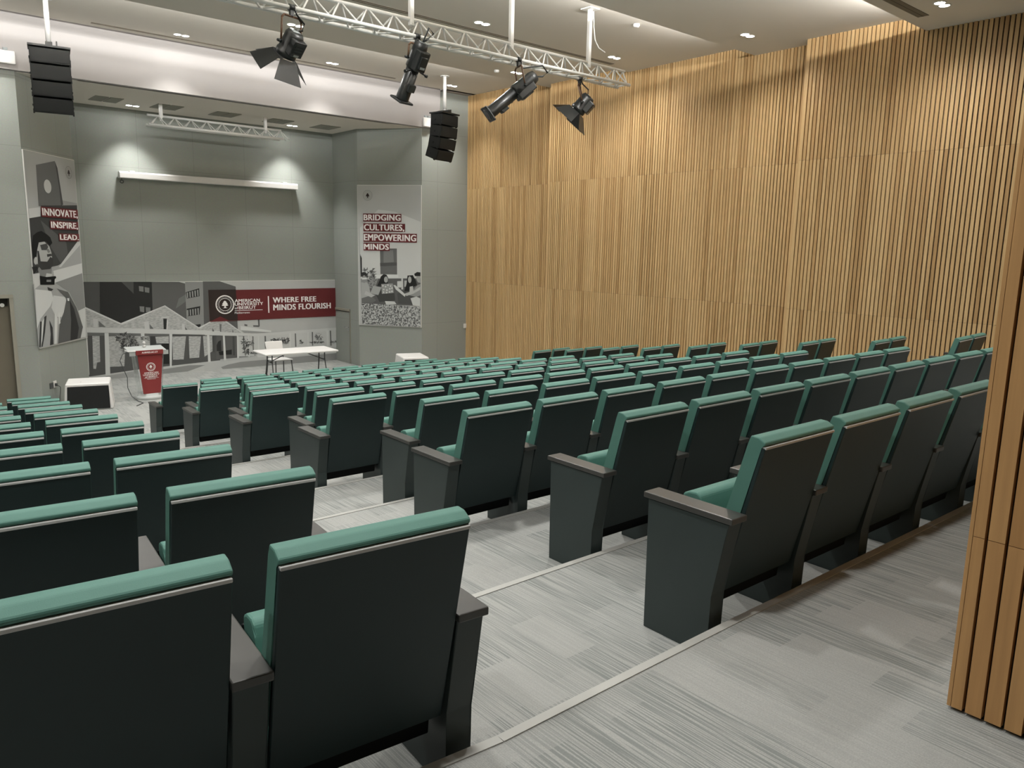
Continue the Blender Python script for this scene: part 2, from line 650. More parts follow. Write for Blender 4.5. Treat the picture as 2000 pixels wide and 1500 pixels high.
# hall ceiling, stepping down towards the back
ZC = [3.80 + H, 3.60 + H, 3.50 + H, 3.33 + H, 3.12 + H]
YE = [16.27, 13.45, 10.85, 7.95, 5.00]       # front (stage side) edge of each panel
XE = 12.75
for i in range(5):
    y1 = YE[i]
    y0_ = (YE[i + 1] - 0.42) if i < 4 else -3.2
    b = MB(); b.box((-5.6, y0_, ZC[i]), (XE, y1, ZC[i] + 0.05))
    if i > 0:                                # upstand that closes the step behind the light lip
        b.box((-5.6, y1 - 0.44, ZC[i] + 0.05), (XE, y1 - 0.40, ZC[i - 1] + 0.05))
    o = b.build('ceiling', 'ceiling_paint')
    struct(o, ['flat ceiling panel nearest the stage', 'second ceiling panel from the stage', 'third ceiling panel from the stage',
               'fourth ceiling panel from the stage', 'lowest ceiling panel over the back rows'][i], 'ceiling')
b = MB(); b.box((-5.6, 16.05, 4.25 + H), (XE, YF + 0.1, 4.32 + H))
b.box((-5.6, 16.05, ZC[0] + 0.05), (XE, 16.09, 4.25 + H))
b.box((11.56, YE[0] - 0.1, ZC[0]), (XE, YF, ZC[0] + 0.05))
struct(b.build('ceiling_cove', 'fascia_paint'))

strip_light('cove_lamp', -2.0, 11.5, 16.34, 4.15 + H, COVE_W * 1.5, 0.0, 0.05)
for i in range(1, 5):
    strip_light('cove_lamp', -4.0, 11.0, YE[i] - 0.30, ZC[i] + 0.075, COVE_W * (24, 24, 28, 34)[i - 1], math.radians(180 - 35), 0.03)


def slot(p, q, w, zc, label, grp):
    b = MB()
    b.box((p[0], p[1] - w / 2, zc - 0.006), (q, p[1] + w / 2, zc - 0.001))
    b.box((p[0] + 0.01, p[1] - 0.004, zc - 0.010), (q - 0.01, p[1] + 0.004, zc - 0.005), mat=None)
    o = b.build('slot_diffuser', 'slot_brown')
    return tag(o, label, 'air vent', grp)


slot((2.8, 10.62), 11.49, 0.10, ZC[2], 'long narrow brown air slot in the ceiling just behind the lighting truss', 'air slots')
slot((4.0, 4.75), 11.10, 0.14, ZC[4], 'short brown air slot in the nearest ceiling panel, top right', 'air slots')
slot((3.72, 16.03), 10.04, 0.08, ZC[0], 'thin air slot along the ceiling edge before the bright fascia', 'air slots')

# ---- slatted wood wall (three planes, each nearer one steps into the room)
ZL_, ZU_ = -0.903 + H, 1.48 + H
SLAT_P, SLAT_W, SLAT_D = 0.0630, 0.0450, 0.026


def slat_run(mb, p, q, n, zb, joints, top, pitch=SLAT_P, width=SLAT_W):
    p, q = Vector((*p, 0)), Vector((*q, 0))
    L_ = (q - p).length
    dv = (q - p) / L_
    nn = Vector((*n, 0))
    cnt = int(L_ / pitch)
    for i in range(cnt + 1):
        s0 = i * pitch
        s1 = min(s0 + width, L_)
        if s1 - s0 < 0.01: continue
        zz = [zb] + joints + [top]
        for z_0, z_1 in zip(zz, zz[1:]):
            a, c = p + dv * s0, p + dv * s1
            lo, hi = z_0 + 0.0015, z_1 - 0.0015
            mb.hexa([a + Vector((0, 0, lo)), a + Vector((0, 0, hi)), a + nn * SLAT_D + Vector((0, 0, lo)), a + nn * SLAT_D + Vector((0, 0, hi)),
                     c + Vector((0, 0, lo)), c + Vector((0, 0, hi)), c + nn * SLAT_D + Vector((0, 0, lo)), c + nn * SLAT_D + Vector((0, 0, hi))])


SEG = [((12.53, 16.50), (12.58, 13.20)), ((12.28, 13.12), (12.17, 6.85)), ((11.86, 6.78), (11.82, -3.1))]
for i, (p, q) in enumerate(SEG):
    pv, qv = Vector(p), Vector(q)
    dv = (qv - pv).normalized()
    n = Vector((dv.y, -dv.x))                # towards the room (-x)
    if n.x > 0: n = -n
    b = MB()
    P, Q = Vector((*p, 0)), Vector((*q, 0))
    o3 = Vector((*(-n), 0)) * 0.35
    b.hexa([P, P + Vector((0, 0, ZR)), P + o3, P + o3 + Vector((0, 0, ZR)), Q, Q + Vector((0, 0, ZR)), Q + o3, Q + o3 + Vector((0, 0, ZR))])
    w = struct(b.build('wall_right', 'dark_skin'), ['wood slatted wall section nearest the stage', 'long middle section of the wood slatted wall',
                                                   'near section of the wood slatted wall stepping into the room'][i], 'wall')
    s = MB()
    slat_run(s, p, q, n, 0.0, [ZL_, ZU_], ZR)
    if i > 0:                                # end board facing the stage
        s.box((p[0] - SLAT_D, p[1] + 0.002, 0.0), (p[0] + 0.34, p[1] + 0.02, ZR))
    s.build('wood_slats', 'slat_wood', w)

# ---- wood-clad partition beside the camera
PX, PY = 2.545, 0.787
b = MB(); b.box((PX + SLAT_D, -3.15, z0), (4.6, PY - 0.012, ZC[4]))
pw = struct(b.build('wall_partition', 'dark_skin'), 'wood slatted partition at the right edge, nearest the camera', 'wall')
s = MB()
yy = PY - 0.0125
first = True
pj = [z0 + 0.585]
while yy > -3.0:
    w_ = 0.0455 if not first else 0.0315
    for z_0, z_1 in ((z0 + 0.012, pj[0] - 0.001), (pj[0] + 0.001, ZC[4])):
        s.box((PX, yy - w_, z_0), (PX + SLAT_D, yy, z_1))
    yy -= w_ + 0.0095
    first = False
s.box((PX, PY - 0.011, z0 + 0.012), (4.6, PY, ZC[4]))
s.build('wood_slats', 'partition_wood', pw)

# ---- doors
b = MB(); b.box((DOOR_R - 1.0, YF + 0.07, 0.0), (DOOR_R, YF + 0.11, 2.085))
d1 = struct(b.build('door_1', 'door_olive'), 'olive brown door left of the stage', 'door')
b = MB()
b.box((DOOR_R - 0.012, YF - 0.03, 0), (DOOR_R + 0.05, YF + 0.02, 2.14)); b.box((DOOR_R - 1.05, YF - 0.03, 0), (DOOR_R - 0.988, YF + 0.02, 2.14))
b.box((DOOR_R - 1.05, YF - 0.035, 2.075), (DOOR_R + 0.05, YF + 0.02, 2.14))
b.build('door_frame', 'frame_olive', d1)
b = MB(); b.box((DOOR_R - 1.0, YF + 0.055, 1.93), (DOOR_R - 0.03, YF + 0.07, 2.06)); b.build('door_top_shade', 'door_shadow', d1)  # dark strip painting the shade under the frame head
p = at_y(4, 596, YF + 0.06)
b = MB(); b.tube((p.x, YF + 0.055, p.z), (p.x, YF + 0.045, p.z), 0.035, n=20); b.build('round_sign', 'white_paint', d1)

dy0, dy1, dz1 = YB - 0.02, 18.37, 1.43
b = MB(); b.box((XRR - 0.012, dy1, 0.005), (XRR + 0.01, dy0, dz1 - 0.03))
d2 = struct(b.build('door_2', 'wall_fabric'), 'low grey door in the return wall right of the stage', 'door')
b = MB(); b.box((XRR - 0.03, dy1 - 0.03, dz1 - 0.03), (XRR + 0.01, dy0, dz1 + 0.03)); b.box((XRR - 0.02, dy1 - 0.03, 0), (XRR + 0.01, dy1 - 0.012, dz1)); b.build('door_frame', 'frame_olive', d2)
b = MB(); b.box((XRR - 0.020, dy1 - 0.012, 0.01), (XRR - 0.011, dy1, dz1 - 0.03)); b.box((XRR - 0.020, dy1 + 0.01, dz1 - 0.052), (XRR - 0.0115, dy0 - .05, dz1 - 0.03)); b.build('door_gap', 'door_shadow', d2)
b = MB()
b.tube((XRR - 0.012, dy1 + 0.07, 0.97), (XRR - 0.06, dy1 + 0.07, 0.97), 0.011); b.tube((XRR - 0.06, dy1 + 0.06, 0.97), (XRR - 0.06, dy1 + 0.20, 0.97), 0.011)
b.tube((XRR - 0.012, dy1 + 0.07, 0.97), (XRR - 0.022, dy1 + 0.07, 0.97), 0.028); b.tube((XRR - 0.012, dy1 + 0.07, 0.89), (XRR - 0.022, dy1 + 0.07, 0.89), 0.026)
b.build('door_handle', 'chrome', d2)

# ------------------------------------------------------------------ auditorium seats
LEAN = 0.235


def seat_meshes():
    M_ = {}
    yb = lambda z: -LEAN * (z - HS)
    b = MB()                                 # back shell
    b.prism([(yb(0.24), 0.24), (yb(HS) , HS), (yb(HS) + 0.018, HS + 0.002), (yb(0.24) + 0.020, 0.24)], 'x', 0.0, SW, bevel=0.003, seg=1)
    M_['back_shell'] = b.mesh('back_shell', 'seat_black')
    b = MB()                                 # shell's top edge, the light it catches painted as a pale strip
    b.box((0.001, -0.0035, HS - 0.006), (SW - 0.001, 0.016, HS + 0.004), bevel=0.0015, seg=1)
    M_['top_edge_glint'] = b.mesh('top_edge_glint', 'seat_edge_glint')
    b = MB()                                 # padded back cushion
    def yo(z, o): return yb(z) + o
    prof = [(yo(0.40, 0.020), 0.40), (yo(0.862, 0.020), 0.862), (0.002, 0.868), (0.001, 0.880), (0.030, 0.896), (0.064, 0.898),
            (0.072, 0.870), (yo(0.70, 0.080), 0.70), (yo(0.55, 0.086), 0.55), (yo(0.40, 0.080), 0.40)]
    b.prism(prof, 'x', -0.002, SW + 0.002, bevel=0.005, seg=2)
    me = b.mesh('back_cushion', 'seat_green')
    M_['back_cushion'] = me
    b = MB()                                 # tipped-up seat pad
    prof = [(0.205, 0.30), (0.272, 0.565), (0.284, 0.595), (0.304, 0.607), (0.345, 0.604), (0.372, 0.590), (0.374, 0.560), (0.322, 0.28), (0.25, 0.262)]
    b.prism(prof, 'x', 0.018, SW - 0.018, bevel=0.008, seg=2)
    M_['seat_cushion'] = b.mesh('seat_cushion', 'seat_green')
    b = MB()                                 # dark seat pan below and in front of the pad
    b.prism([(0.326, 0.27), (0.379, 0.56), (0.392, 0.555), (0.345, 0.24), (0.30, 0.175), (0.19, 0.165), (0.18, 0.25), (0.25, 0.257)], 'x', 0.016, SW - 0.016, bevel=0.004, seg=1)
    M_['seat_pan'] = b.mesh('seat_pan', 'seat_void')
    b = MB()
    b.prism([(0.068, 0.564), (0.128, 0.256), (0.128, 0.0), (0.452, 0.0), (0.460, 0.564)], 'x', -0.095, -0.010, bevel=0.003, seg=1)
    M_['side_panel'] = b.mesh('side_panel', 'seat_black_lit')
    b = MB()
    b.box((-0.1005, 0.052, 0.565), (-0.003, 0.482, 0.590), bevel=0.004, seg=2)
    M_['armrest'] = b.mesh('armrest', 'arm_black')
    return M_


SM = seat_meshes()
for me in SM.values():
    for p in me.polygons: p.use_smooth = False
PARTS = ['back_shell', 'top_edge_glint', 'back_cushion', 'seat_cushion', 'seat_pan', 'side_panel', 'armrest']


def make_seat():
    root = bpy.data.objects.new('auditorium_seat', None)
    root.empty_display_size = 0.1
    COL.objects.link(root)
    for n in PARTS:
        o = bpy.data.objects.new(n, SM[n])
        COL.objects.link(o); o.parent = root
    return root


proto = make_seat()
used = False


def place_seat(pos, z, rotz, label, group, end=False):
    global used
    if not used:
        root = proto; used = True
    else:
        root = proto.copy(); COL.objects.link(root)
        for ch in proto_children:
            c = ch.copy(); COL.objects.link(c); c.parent = root
    root.location = (pos[0], pos[1], z)
    root.rotation_euler = (0, 0, rotz)
    tag(root, label, 'seat', group)
    if end:                                  # closing arm at the end of a run
        for n in ('side_panel', 'armrest'):
            o = bpy.data.objects.new(n, SM[n]); COL.objects.link(o); o.parent = root
            o.location = (PITCH, 0, 0)
    return root


proto_children = list(proto.children)


def rowname(k):
    return 'back row' if k == 1 else ('front row' if k == 12 else '%s row from back' % ORD[k])


for k in range(1, 13):
    for j in range(NR[k]):
        a = X0[k] + PITCH * j
        who = '%s from the aisle' % ORD[j + 1] if j else 'nearest the aisle'
        if k == 12: who = '%s from the left' % ORD[j + 1] if j else 'leftmost'
        place_seat(r_pos(k, a), zf(k), -THR, 'green and black tip-up seat, %s, %s, main centre block' % (who, rowname(k)),
                   'tip-up seats of the centre block', end=(j == NR[k] - 1))
for k in range(1, 12):
    for j in range(2):
        p = l_pos(k, -SW - PITCH * j)
        who = 'nearest the aisle' if j == 0 else 'second from the aisle'
        rn = 'back row' if k == 1 else ('front row' if k == 11 else '%s row from back' % ORD[k])
        place_seat(p, zf(k), -THL, 'green and black tip-up seat, %s, %s, left block' % (who, rn), 'tip-up seats of the left block', end=(j == 0))
for k in range(3, 12):
    n = k - 2
    for j in range(2):
        p = w_pos(k, -0.55 + PITCH * j)
        rn = 'pair nearest the camera' if n == 1 else ('farthest pair' if n == 9 else '%s pair from the camera' % ORD[n])
        place_seat(p, zf(k), -THW, '%s green and black tip-up seat beside the slatted wall, %s' % ('left' if j == 0 else 'right', rn),
                   'paired tip-up seats beside the slatted wall', end=(j == 1))

# ------------------------------------------------------------------ recessed twin downlights
def downlight(x, y, z, label, watts, n, cone=152):
    t = thing('ceiling_light', label, 'light', (x, y, z), 0, 'recessed twin downlights')
    b = MB()
    for s in (-1, 1):
        M = Matrix.Translation((s * 0.072, 0, 0))
        b.lathe([(0.060, -0.001), (0.060, -0.006), (0.076, -0.006), (0.078, 0.001)], M, 24)
    b.build('trim_ring', 'white_paint', t)
    for s in (-1, 1):
        g = MB()
        g.lathe([(0.059, -0.004), (0.058, -0.003)], Matrix.Translation((s * 0.072, 0, 0)), 24)
        g.build('lamp_disc', 'lamp_glow', t)
    l = bpy.data.lights.new('lamp', 'SPOT')
    l.energy = watts; l.color = LAMP_COL
    l.spot_size = math.radians(cone); l.spot_blend = 1.0
    l.shadow_soft_size = 0.11
    o = bpy.data.objects.new('lamp', l); COL.objects.link(o); o.parent = t
    o.location = (0, 0, -0.03)
    return t


LR = []
for x, who in ((2.08, 'leftmost of the ceiling panel nearest the stage'), (5.18, 'above the left of the fascia beam'), (8.285, 'left of the second black profile spotlight, by the fascia'),
               (11.44, 'beside the right speaker rod near the fascia')):
    LR.append((x, 15.74, ZC[0], 'glowing twin downlight in ceiling, ' + who))
for x, who in ((0.2, 'far left of second ceiling panel'), (3.1, 'left of second ceiling panel'), (6.1, 'right behind the first barn-door spotlight'), (8.5, 'hidden above the truss middle'),
               (11.0, 'behind the third spotlight from the left')):
    if x == 8.5: continue
    LR.append((x, 12.86, ZC[1], 'glowing twin downlight in ceiling, ' + who))
for x, who in ((1.8, 'out left of third ceiling panel'), (4.92, 'left of third ceiling panel'), (8.03, 'above the truss between two hanging poles'), (11.136, 'just above the right end of the truss')):
    LR.append((x, 10.25, ZC[2], 'glowing twin downlight in ceiling, ' + who))
for x, who in ((1.7, 'far left of fourth ceiling panel'), (4.8, 'left of fourth ceiling panel'), (7.9, 'middle of fourth ceiling panel'), (10.99, 'right of the truss near the slatted wall')):
    LR.append((x, 7.337, ZC[3], 'glowing twin downlight in ceiling, ' + who))
for x, who in ((-1.6, 'far left of lowest ceiling panel'), (1.45, 'left of lowest ceiling panel'), (4.55, 'left middle of lowest ceiling panel'), (7.65, 'right middle of lowest ceiling panel'),
               (10.75, 'at the top right corner of the view')):
    LR.append((x, 4.388, ZC[4], 'glowing twin downlight in ceiling, ' + who))
for x, who in ((-1.6, 'behind the camera on the left'), (1.45, 'above the camera'), (7.65, 'over the right of the back row'), (10.75, 'over the back right corner')):
    LR.append((x, 1.45, ZC[4], 'glowing twin downlight in ceiling, ' + who))
for i, (x, y, z, lab) in enumerate(LR):
    downlight(x, y, z, lab, DOWNLIGHT_W * (1.35 if y > 15 else 0.65 if (x > 10.5 and y < 8) else 1.0), i, 100 if y > 15 else 152)
for x, who in ((5.02, 'left end of the small stage truss'), (8.68, 'right end of the small stage truss')):
    t = downlight(x, 18.62, ZS, 'glowing twin downlight in stage ceiling, ' + who, STAGE_W, 0)
    for ch in t.children:
        if ch.type == 'LIGHT':
            ch.data.spot_size = math.radians(84); ch.data.spot_blend = 0.6

for (u, v, zc, lab) in ((1243, 47, ZC[2], 'small round white smoke detector on the ceiling right of the truss'), (970, 137, ZC[1], 'small white smoke detector on ceiling behind the truss middle')):
    p = at_z(u, v, zc)
    b = MB(); b.lathe([(0.05, 0.0), (0.055, -0.02), (0.042, -0.045), (0.02, -0.05)], Matrix.Translation((p.x, p.y, zc)), 20)
    tag(b.build('smoke_detector', 'white_plastic'), lab, 'detector', 'smoke detectors')

# stage ceiling grilles
for i, x in enumerate((4.40, 5.60, 6.86, 8.13, 9.35)):
    t = thing('air_grille', 'grey square pair of air grilles in stage ceiling, %s' % ['leftmost of five', 'second from the left', 'middle of five', 'second from the right', 'rightmost of five'][i],
              'air vent', (x, 18.2, ZS), 0, 'stage ceiling air grilles')
    for s in (-1, 1):
        b = MB(); b.box((s * 0.14 - 0.125, -0.32, -0.012), (s * 0.14 + 0.125, 0.32, 0.0))
        for q in range(9):
            b.box((s * 0.14 - 0.115, -0.30 + q * 0.07, -0.018), (s * 0.14 + 0.115, -0.285 + q * 0.07, -0.012))
        b.build('grille', 'grille_grey', t)

# ------------------------------------------------------------------ lighting truss
TY, TZT, TZB, THW_ = 8.533, 2.745 + H, 2.527 + H, 0.122
TX0, TX1 = 1.6, 9.515
tr = thing('lighting_truss', 'white triangular lighting truss hung on poles under the hall ceiling', 'truss', (6.0, TY, TZT))
for (y, z) in ((TY, TZT), (TY - THW_, TZB), (TY + THW_, TZB)):
    b = MB(); b.tube((TX0, y, z), (TX1, y, z), 0.0235, n=14)
    reparent(b.build('chord', 'truss_white'), tr)
b = MB()
seg = 0.36
for (A, B) in (((TY, TZT), (TY - THW_, TZB)), ((TY, TZT), (TY + THW_, TZB)), ((TY - THW_, TZB), (TY + THW_, TZB))):
    x = TX1 - 0.04
    b.tube((x, *A), (x - 0.02, *B), 0.0105, n=8)
    i = 0
    while x - seg > TX0:
        b.tube((x - 0.02, *B), (x - seg / 2, *A), 0.0105, n=8)
        b.tube((x - seg / 2 - 0.02, *A), (x - seg, *B), 0.0105, n=8)
        x -= seg
reparent(b.build('lattice', 'truss_white'), tr)
for i, (x, zc) in enumerate(((2.4, ZC[2]), (5.575, ZC[2]), (7.192, ZC[2]), (8.71, ZC[2]))):
    b = MB()
    b.box((x - 0.028, TY - 0.028, TZT - 0.07), (x + 0.028, TY + 0.028, zc - 0.01), bevel=0.004, seg=1)
    b.box((x - 0.10, TY - 0.10, zc - 0.012), (x + 0.10, TY + 0.10, zc))
    b.tube((x, TY - 0.04, TZT - 0.04), (x, TY + 0.04, TZT - 0.04), 0.014)
    reparent(b.build('hanging_pole', 'truss_white'), tr)
b = MB()
x = 8.71
b.path([(x + 0.05, TY - 0.02, ZC[2] - 0.03), (x + 0.06, TY - 0.03, ZC[2] - 0.25), (x + 0.09, TY - 0.03, ZC[2] - 0.42), (x + 0.18, TY - 0.03, ZC[2] - 0.52), (x + 0.32, TY - 0.03, ZC[2] - 0.56)], 0.009)
reparent(b.build('loose_cable', 'white_plastic'), tr)


def axis_matrix(tail, nose):
    """local z runs from tail to nose, local x horizontal"""
    t, n = Vector(tail), Vector(nose)
    z = (n - t).normalized()
    x = Vector((0, 0, 1)).cross(z).normalized()
    y = z.cross(x)
    return Matrix(((x.x, y.x, z.x, t.x), (x.y, y.y, z.y, t.y), (x.z, y.z, z.z, t.z), (0, 0, 0, 1))), (n - t).length


def clamp_and_yoke(t, cx, cy, cz, M, at, half, mat_yoke='rust_brown'):
    """hook clamp round the chord at (cx,cy,cz); yoke down to the housing pivots"""
    b = MB()
    b.tube((cx - 0.03, cy, cz), (cx + 0.03, cy, cz), 0.036, n=14)
    b.box((cx - 0.022, cy - 0.02, cz - 0.09), (cx + 0.022, cy + 0.02, cz - 0.02), bevel=0.004, seg=1)
    b.tube((cx - 0.045, cy, cz - 0.02), (cx + 0.055, cy, cz + 0.03), 0.008)
    reparent(b.build('clamp', 'black_metal'), t)
    pa = M @ Vector((-half, 0, at)); pb = M @ Vector((half, 0, at))
    top = Vector((cx, cy, cz - 0.09))
    side = (pb - pa); side.z = 0; side.normalize()
    ta, tb = top - side * half, top + side * half
    b = MB()
    pts = [pa, ta - Vector((0, 0, 0.03)), ta + side * 0.03, tb - side * 0.03, tb - Vector((0, 0, 0.03)), pb]
    for p, q in zip(pts, pts[1:]):
        b.tube(p, q, 0.0115, n=8)
    for p in pts[1:-1]:
        b.tube(p - Vector((0, 0, 0.006)), p + Vector((0, 0, 0.006)), 0.0115, n=8)
    reparent(b.build('yoke', mat_yoke), t)
    for p, s in ((pa, -1), (pb, 1)):
        kb = MB(); kb.tube(p, p + side * s * 0.05, 0.022, 0.014, n=10)
        reparent(kb.build('locking_knob', 'black_metal'), t)


def fresnel(tail, nose, clampx, chord, label):
    cy = TY + (THW_ if chord == 'far' else -THW_)
    M, L_ = axis_matrix(tail, nose)
    t = thing('barn_door_spotlight', label, 'spotlight', (clampx, cy, TZB), 0, 'stage spotlights on the truss')
    b = MB()
    b.lathe([(0.03, -0.02), (0.085, -0.015), (0.105, 0.02), (0.108, 0.20), (0.118, 0.21), (0.118, 0.26), (0.10, 0.262)], M, 20)
    b.box((-0.085, -0.15, 0.02), (0.085, -0.03, 0.20), M, bevel=0.012)
    for q in range(4):
        b.box((-0.06, -0.156, 0.04 + q * 0.035), (0.06, -0.149, 0.055 + q * 0.035), M)
    reparent(b.build('housing', 'black_metal'), t)
    b = MB(); b.box((-0.035, -0.153, 0.165), (0.035, -0.1505, 0.190), M)
    reparent(b.build('rating_label', 'label_grey'), t)
    b = MB(); b.box((-0.05, -0.02, -0.022), (0.05, 0.03, -0.0155), M)
    reparent(b.build('lamp_cap', 'label_grey'), t)
    b = MB(); b.lathe([(0.095, 0.263), (0.06, 0.275), (0.02, 0.28)], M, 20)
    reparent(b.build('lens', 'lens_glass'), t)
    # barn doors: four flared blades
    for ang in range(4):
        R_ = M @ Matrix.Rotation(math.pi / 2 * ang + 0.2, 4, 'Z')
        b = MB()
        w0, w1, o0, o1, z_0, z_1 = 0.10, 0.17, 0.112, 0.29, 0.27, 0.44
        A = [Vector((-w0, o0, z_0)), Vector((w0, o0, z_0)), Vector((w1, o1, z_1)), Vector((-w1, o1, z_1))]
        nn = (A[1] - A[0]).cross(A[3] - A[0]).normalized() * 0.004
        b.hexa([R_ @ v for v in (A[0], A[0] + nn, A[3], A[3] + nn, A[1], A[1] + nn, A[2], A[2] + nn)])
        reparent(b.build('barn_door', 'black_metal'), t)
    clamp_and_yoke(t, clampx, cy, TZB, M, 0.12, 0.135)
    a = M @ Vector((0, 0.05, -0.01)); c0 = Vector((clampx + 0.03, cy, TZB))
    sd = M.to_3x3() @ Vector((-1, 0, 0))
    b = MB(); b.path([a, a + sd * 0.13 + Vector((0, 0, 0.02)), a + sd * 0.16 + Vector((0, 0, 0.10)), c0 + Vector((0.03, 0, -0.06)), c0 + Vector((0, 0, 0.02))], 0.010)
    reparent(b.build('cable', 'black_metal'), t)


def profile_spot(tail, nose, clampx, chord, label):
    cy = TY + (THW_ if chord == 'far' else -THW_)
    M, L_ = axis_matrix(tail, nose)
    t = thing('profile_spotlight', label, 'spotlight', (clampx, cy, TZB), 0, 'stage spotlights on the truss')
    k = L_ / 0.78
    b = MB()
    b.lathe([(0.03, -0.03), (0.08, -0.02), (0.092, 0.04), (0.095, 0.22 * k), (0.10, 0.30 * k), (0.085, 0.32 * k)], M, 18)
    b.box((-0.085, -0.135, 0.06 * k), (0.085, -0.03, 0.32 * k), M, bevel=0.014)
    b.box((-0.06, -0.155, 0.12 * k), (0.06, -0.10, 0.28 * k), M, bevel=0.010)
    reparent(b.build('housing', 'black_metal'), t)
    b = MB()
    b.lathe([(0.082, 0.30 * k), (0.084, 0.72 * k), (0.086, 0.74 * k)], M, 18)
    b.box((-0.112, -0.112, 0.735 * k), (0.112, 0.112, 0.765 * k), M, bevel=0.012)
    b.box((-0.055, -0.115, 0.50 * k), (0.055, -0.07, 0.60 * k), M, bevel=0.01)
    reparent(b.build('lens_tube', 'black_metal'), t)
    b = MB(); b.lathe([(0.088, 0.766 * k), (0.05, 0.770 * k)], M, 18); reparent(b.build('lens', 'lens_glass'), t)
    b = MB(); b.box((-0.038, -0.158, 0.245 * k), (0.038, -0.1555, 0.272 * k), M)
    reparent(b.build('rating_label', 'label_grey'), t)
    for xa in (-0.045, 0.008):
        b = MB(); b.box((xa, -0.05, -0.030), (xa + 0.042, 0.01, -0.022), M)
        reparent(b.build('lamp_cap', 'label_grey'), t)
    for s in (-1, 1):
        b = MB(); b.tube(M @ Vector((s * 0.08, -0.06, 0.33 * k)), M @ Vector((s * 0.16, -0.08, 0.35 * k)), 0.010); b.tube(M @ Vector((s * 0.16, -0.08, 0.35 * k)), M @ Vector((s * 0.19, -0.085, 0.355 * k)), 0.020, n=10)
        reparent(b.build('shutter_handle', 'black_metal'), t)
    clamp_and_yoke(t, clampx, cy, TZB, M, 0.20 * k, 0.135)
    a = M @ Vector((0, -0.02, -0.03)); c0 = Vector((clampx + 0.02, cy, TZB))
    sd = (M.to_3x3() @ Vector((0, 0, -1)))
    b = MB(); b.path([a, a + sd * 0.10 + Vector((0.03, 0, -0.05)), a + sd * 0.12 + Vector((0.10, 0, -0.0)), a + sd * 0.06 + Vector((0.06, 0, 0.12)), c0 + Vector((0.04, 0, -0.10)), c0 + Vector((0.02, 0, 0.02))], 0.011)
    reparent(b.build('cable', 'black_metal'), t)


def fy(u, v, y):
    return at_y(u, v, y)


fresnel(fy(577, 66, 8.36), fy(548, 125, 8.60), 3.95, 'near', 'black barn-door spotlight on the truss, leftmost of the four')
profile_spot(fy(823, 86, 8.36), fy(783, 200, 8.72), 5.58, 'near', 'long black profile spotlight pointing steeply down, second from left on truss')
profile_spot(fy(1042, 150, 8.36), fy(950, 226, 8.60), 7.23, 'near', 'long black profile spotlight tilted well left, third from left on truss')
fresnel(fy(1150, 190, 8.55), fy(1108, 238, 8.80), 8.66, 'far', 'black barn-door spotlight on the truss, rightmost of the four')

# small truss over the stage
SY, SZT, SZB = 17.9, 2.605 + H, 2.405 + H
st = thing('stage_truss', 'small white truss hung close under the stage ceiling', 'truss', (6.55, SY, SZT))
for (y, z, rr) in ((SY, SZT, 0.024), (SY - 0.10, SZB, 0.026), (SY + 0.10, SZB, 0.026)):
    b = MB(); b.tube((5.10, y, z), (8.06, y, z), rr, n=12)
    reparent(b.build('chord', 'truss_white'), st)
b = MB(); x = 5.15
while x < 7.95:
    for s in (-1, 1):
        b.tube((x, SY + s * 0.10, SZB), (x + 0.17, SY, SZT), 0.009, n=8); b.tube((x + 0.17, SY, SZT), (x + 0.34, SY + s * 0.10, SZB), 0.009, n=8)
    x += 0.34
reparent(b.build('lattice', 'truss_white'), st)
for x in (5.38, 7.68):
    b = MB(); b.box((x - 0.03, SY - 0.03, SZT - 0.03), (x + 0.03, SY + 0.03, ZS)); b.box((x - 0.02, SY - 0.02, SZT - 0.10), (x + 0.02, SY + 0.02, SZT))
    reparent(b.build('hanging_post', 'truss_white'), st)

# ------------------------------------------------------------------ projector screen case
ps = thing('projection_screen', 'long white rolled projection screen case on the stage back wall', 'screen', (6.87, YB, 1.36 + H))
b = MB(); b.prism([(YB - 0.19, 1.355 + H), (YB - 0.04, 1.35 + H), (YB - 0.04, 1.49 + H), (YB - 0.16, 1.50 + H), (YB - 0.19, 1.47 + H)], 'x', 4.765, 8.965, bevel=0.008)
reparent(b.build('screen_case', 'white_plastic'), ps)
for x in (5.05, 8.65):
    b = MB(); b.box((x - 0.05, YB - 0.12, 1.49 + H), (x + 0.05, YB - 0.001, 1.525 + H)); b.box((x - 0.04, YB - 0.05, 1.36 + H), (x + 0.04, YB - 0.001, 1.49 + H))
    reparent(b.build('wall_bracket', 'white_plastic'), ps)
b = MB(); b.tube((4.82, YB - 0.12, 1.355 + H), (4.82, YB - 0.12, 1.31 + H), 0.006)
b.path([(4.82 + 0.035 * math.cos(t * math.pi / 6), YB - 0.12, 1.275 + H + 0.03 * math.sin(t * math.pi / 6)) for t in range(13)], 0.009)
reparent(b.build('pull_handle', 'black_metal'), ps)

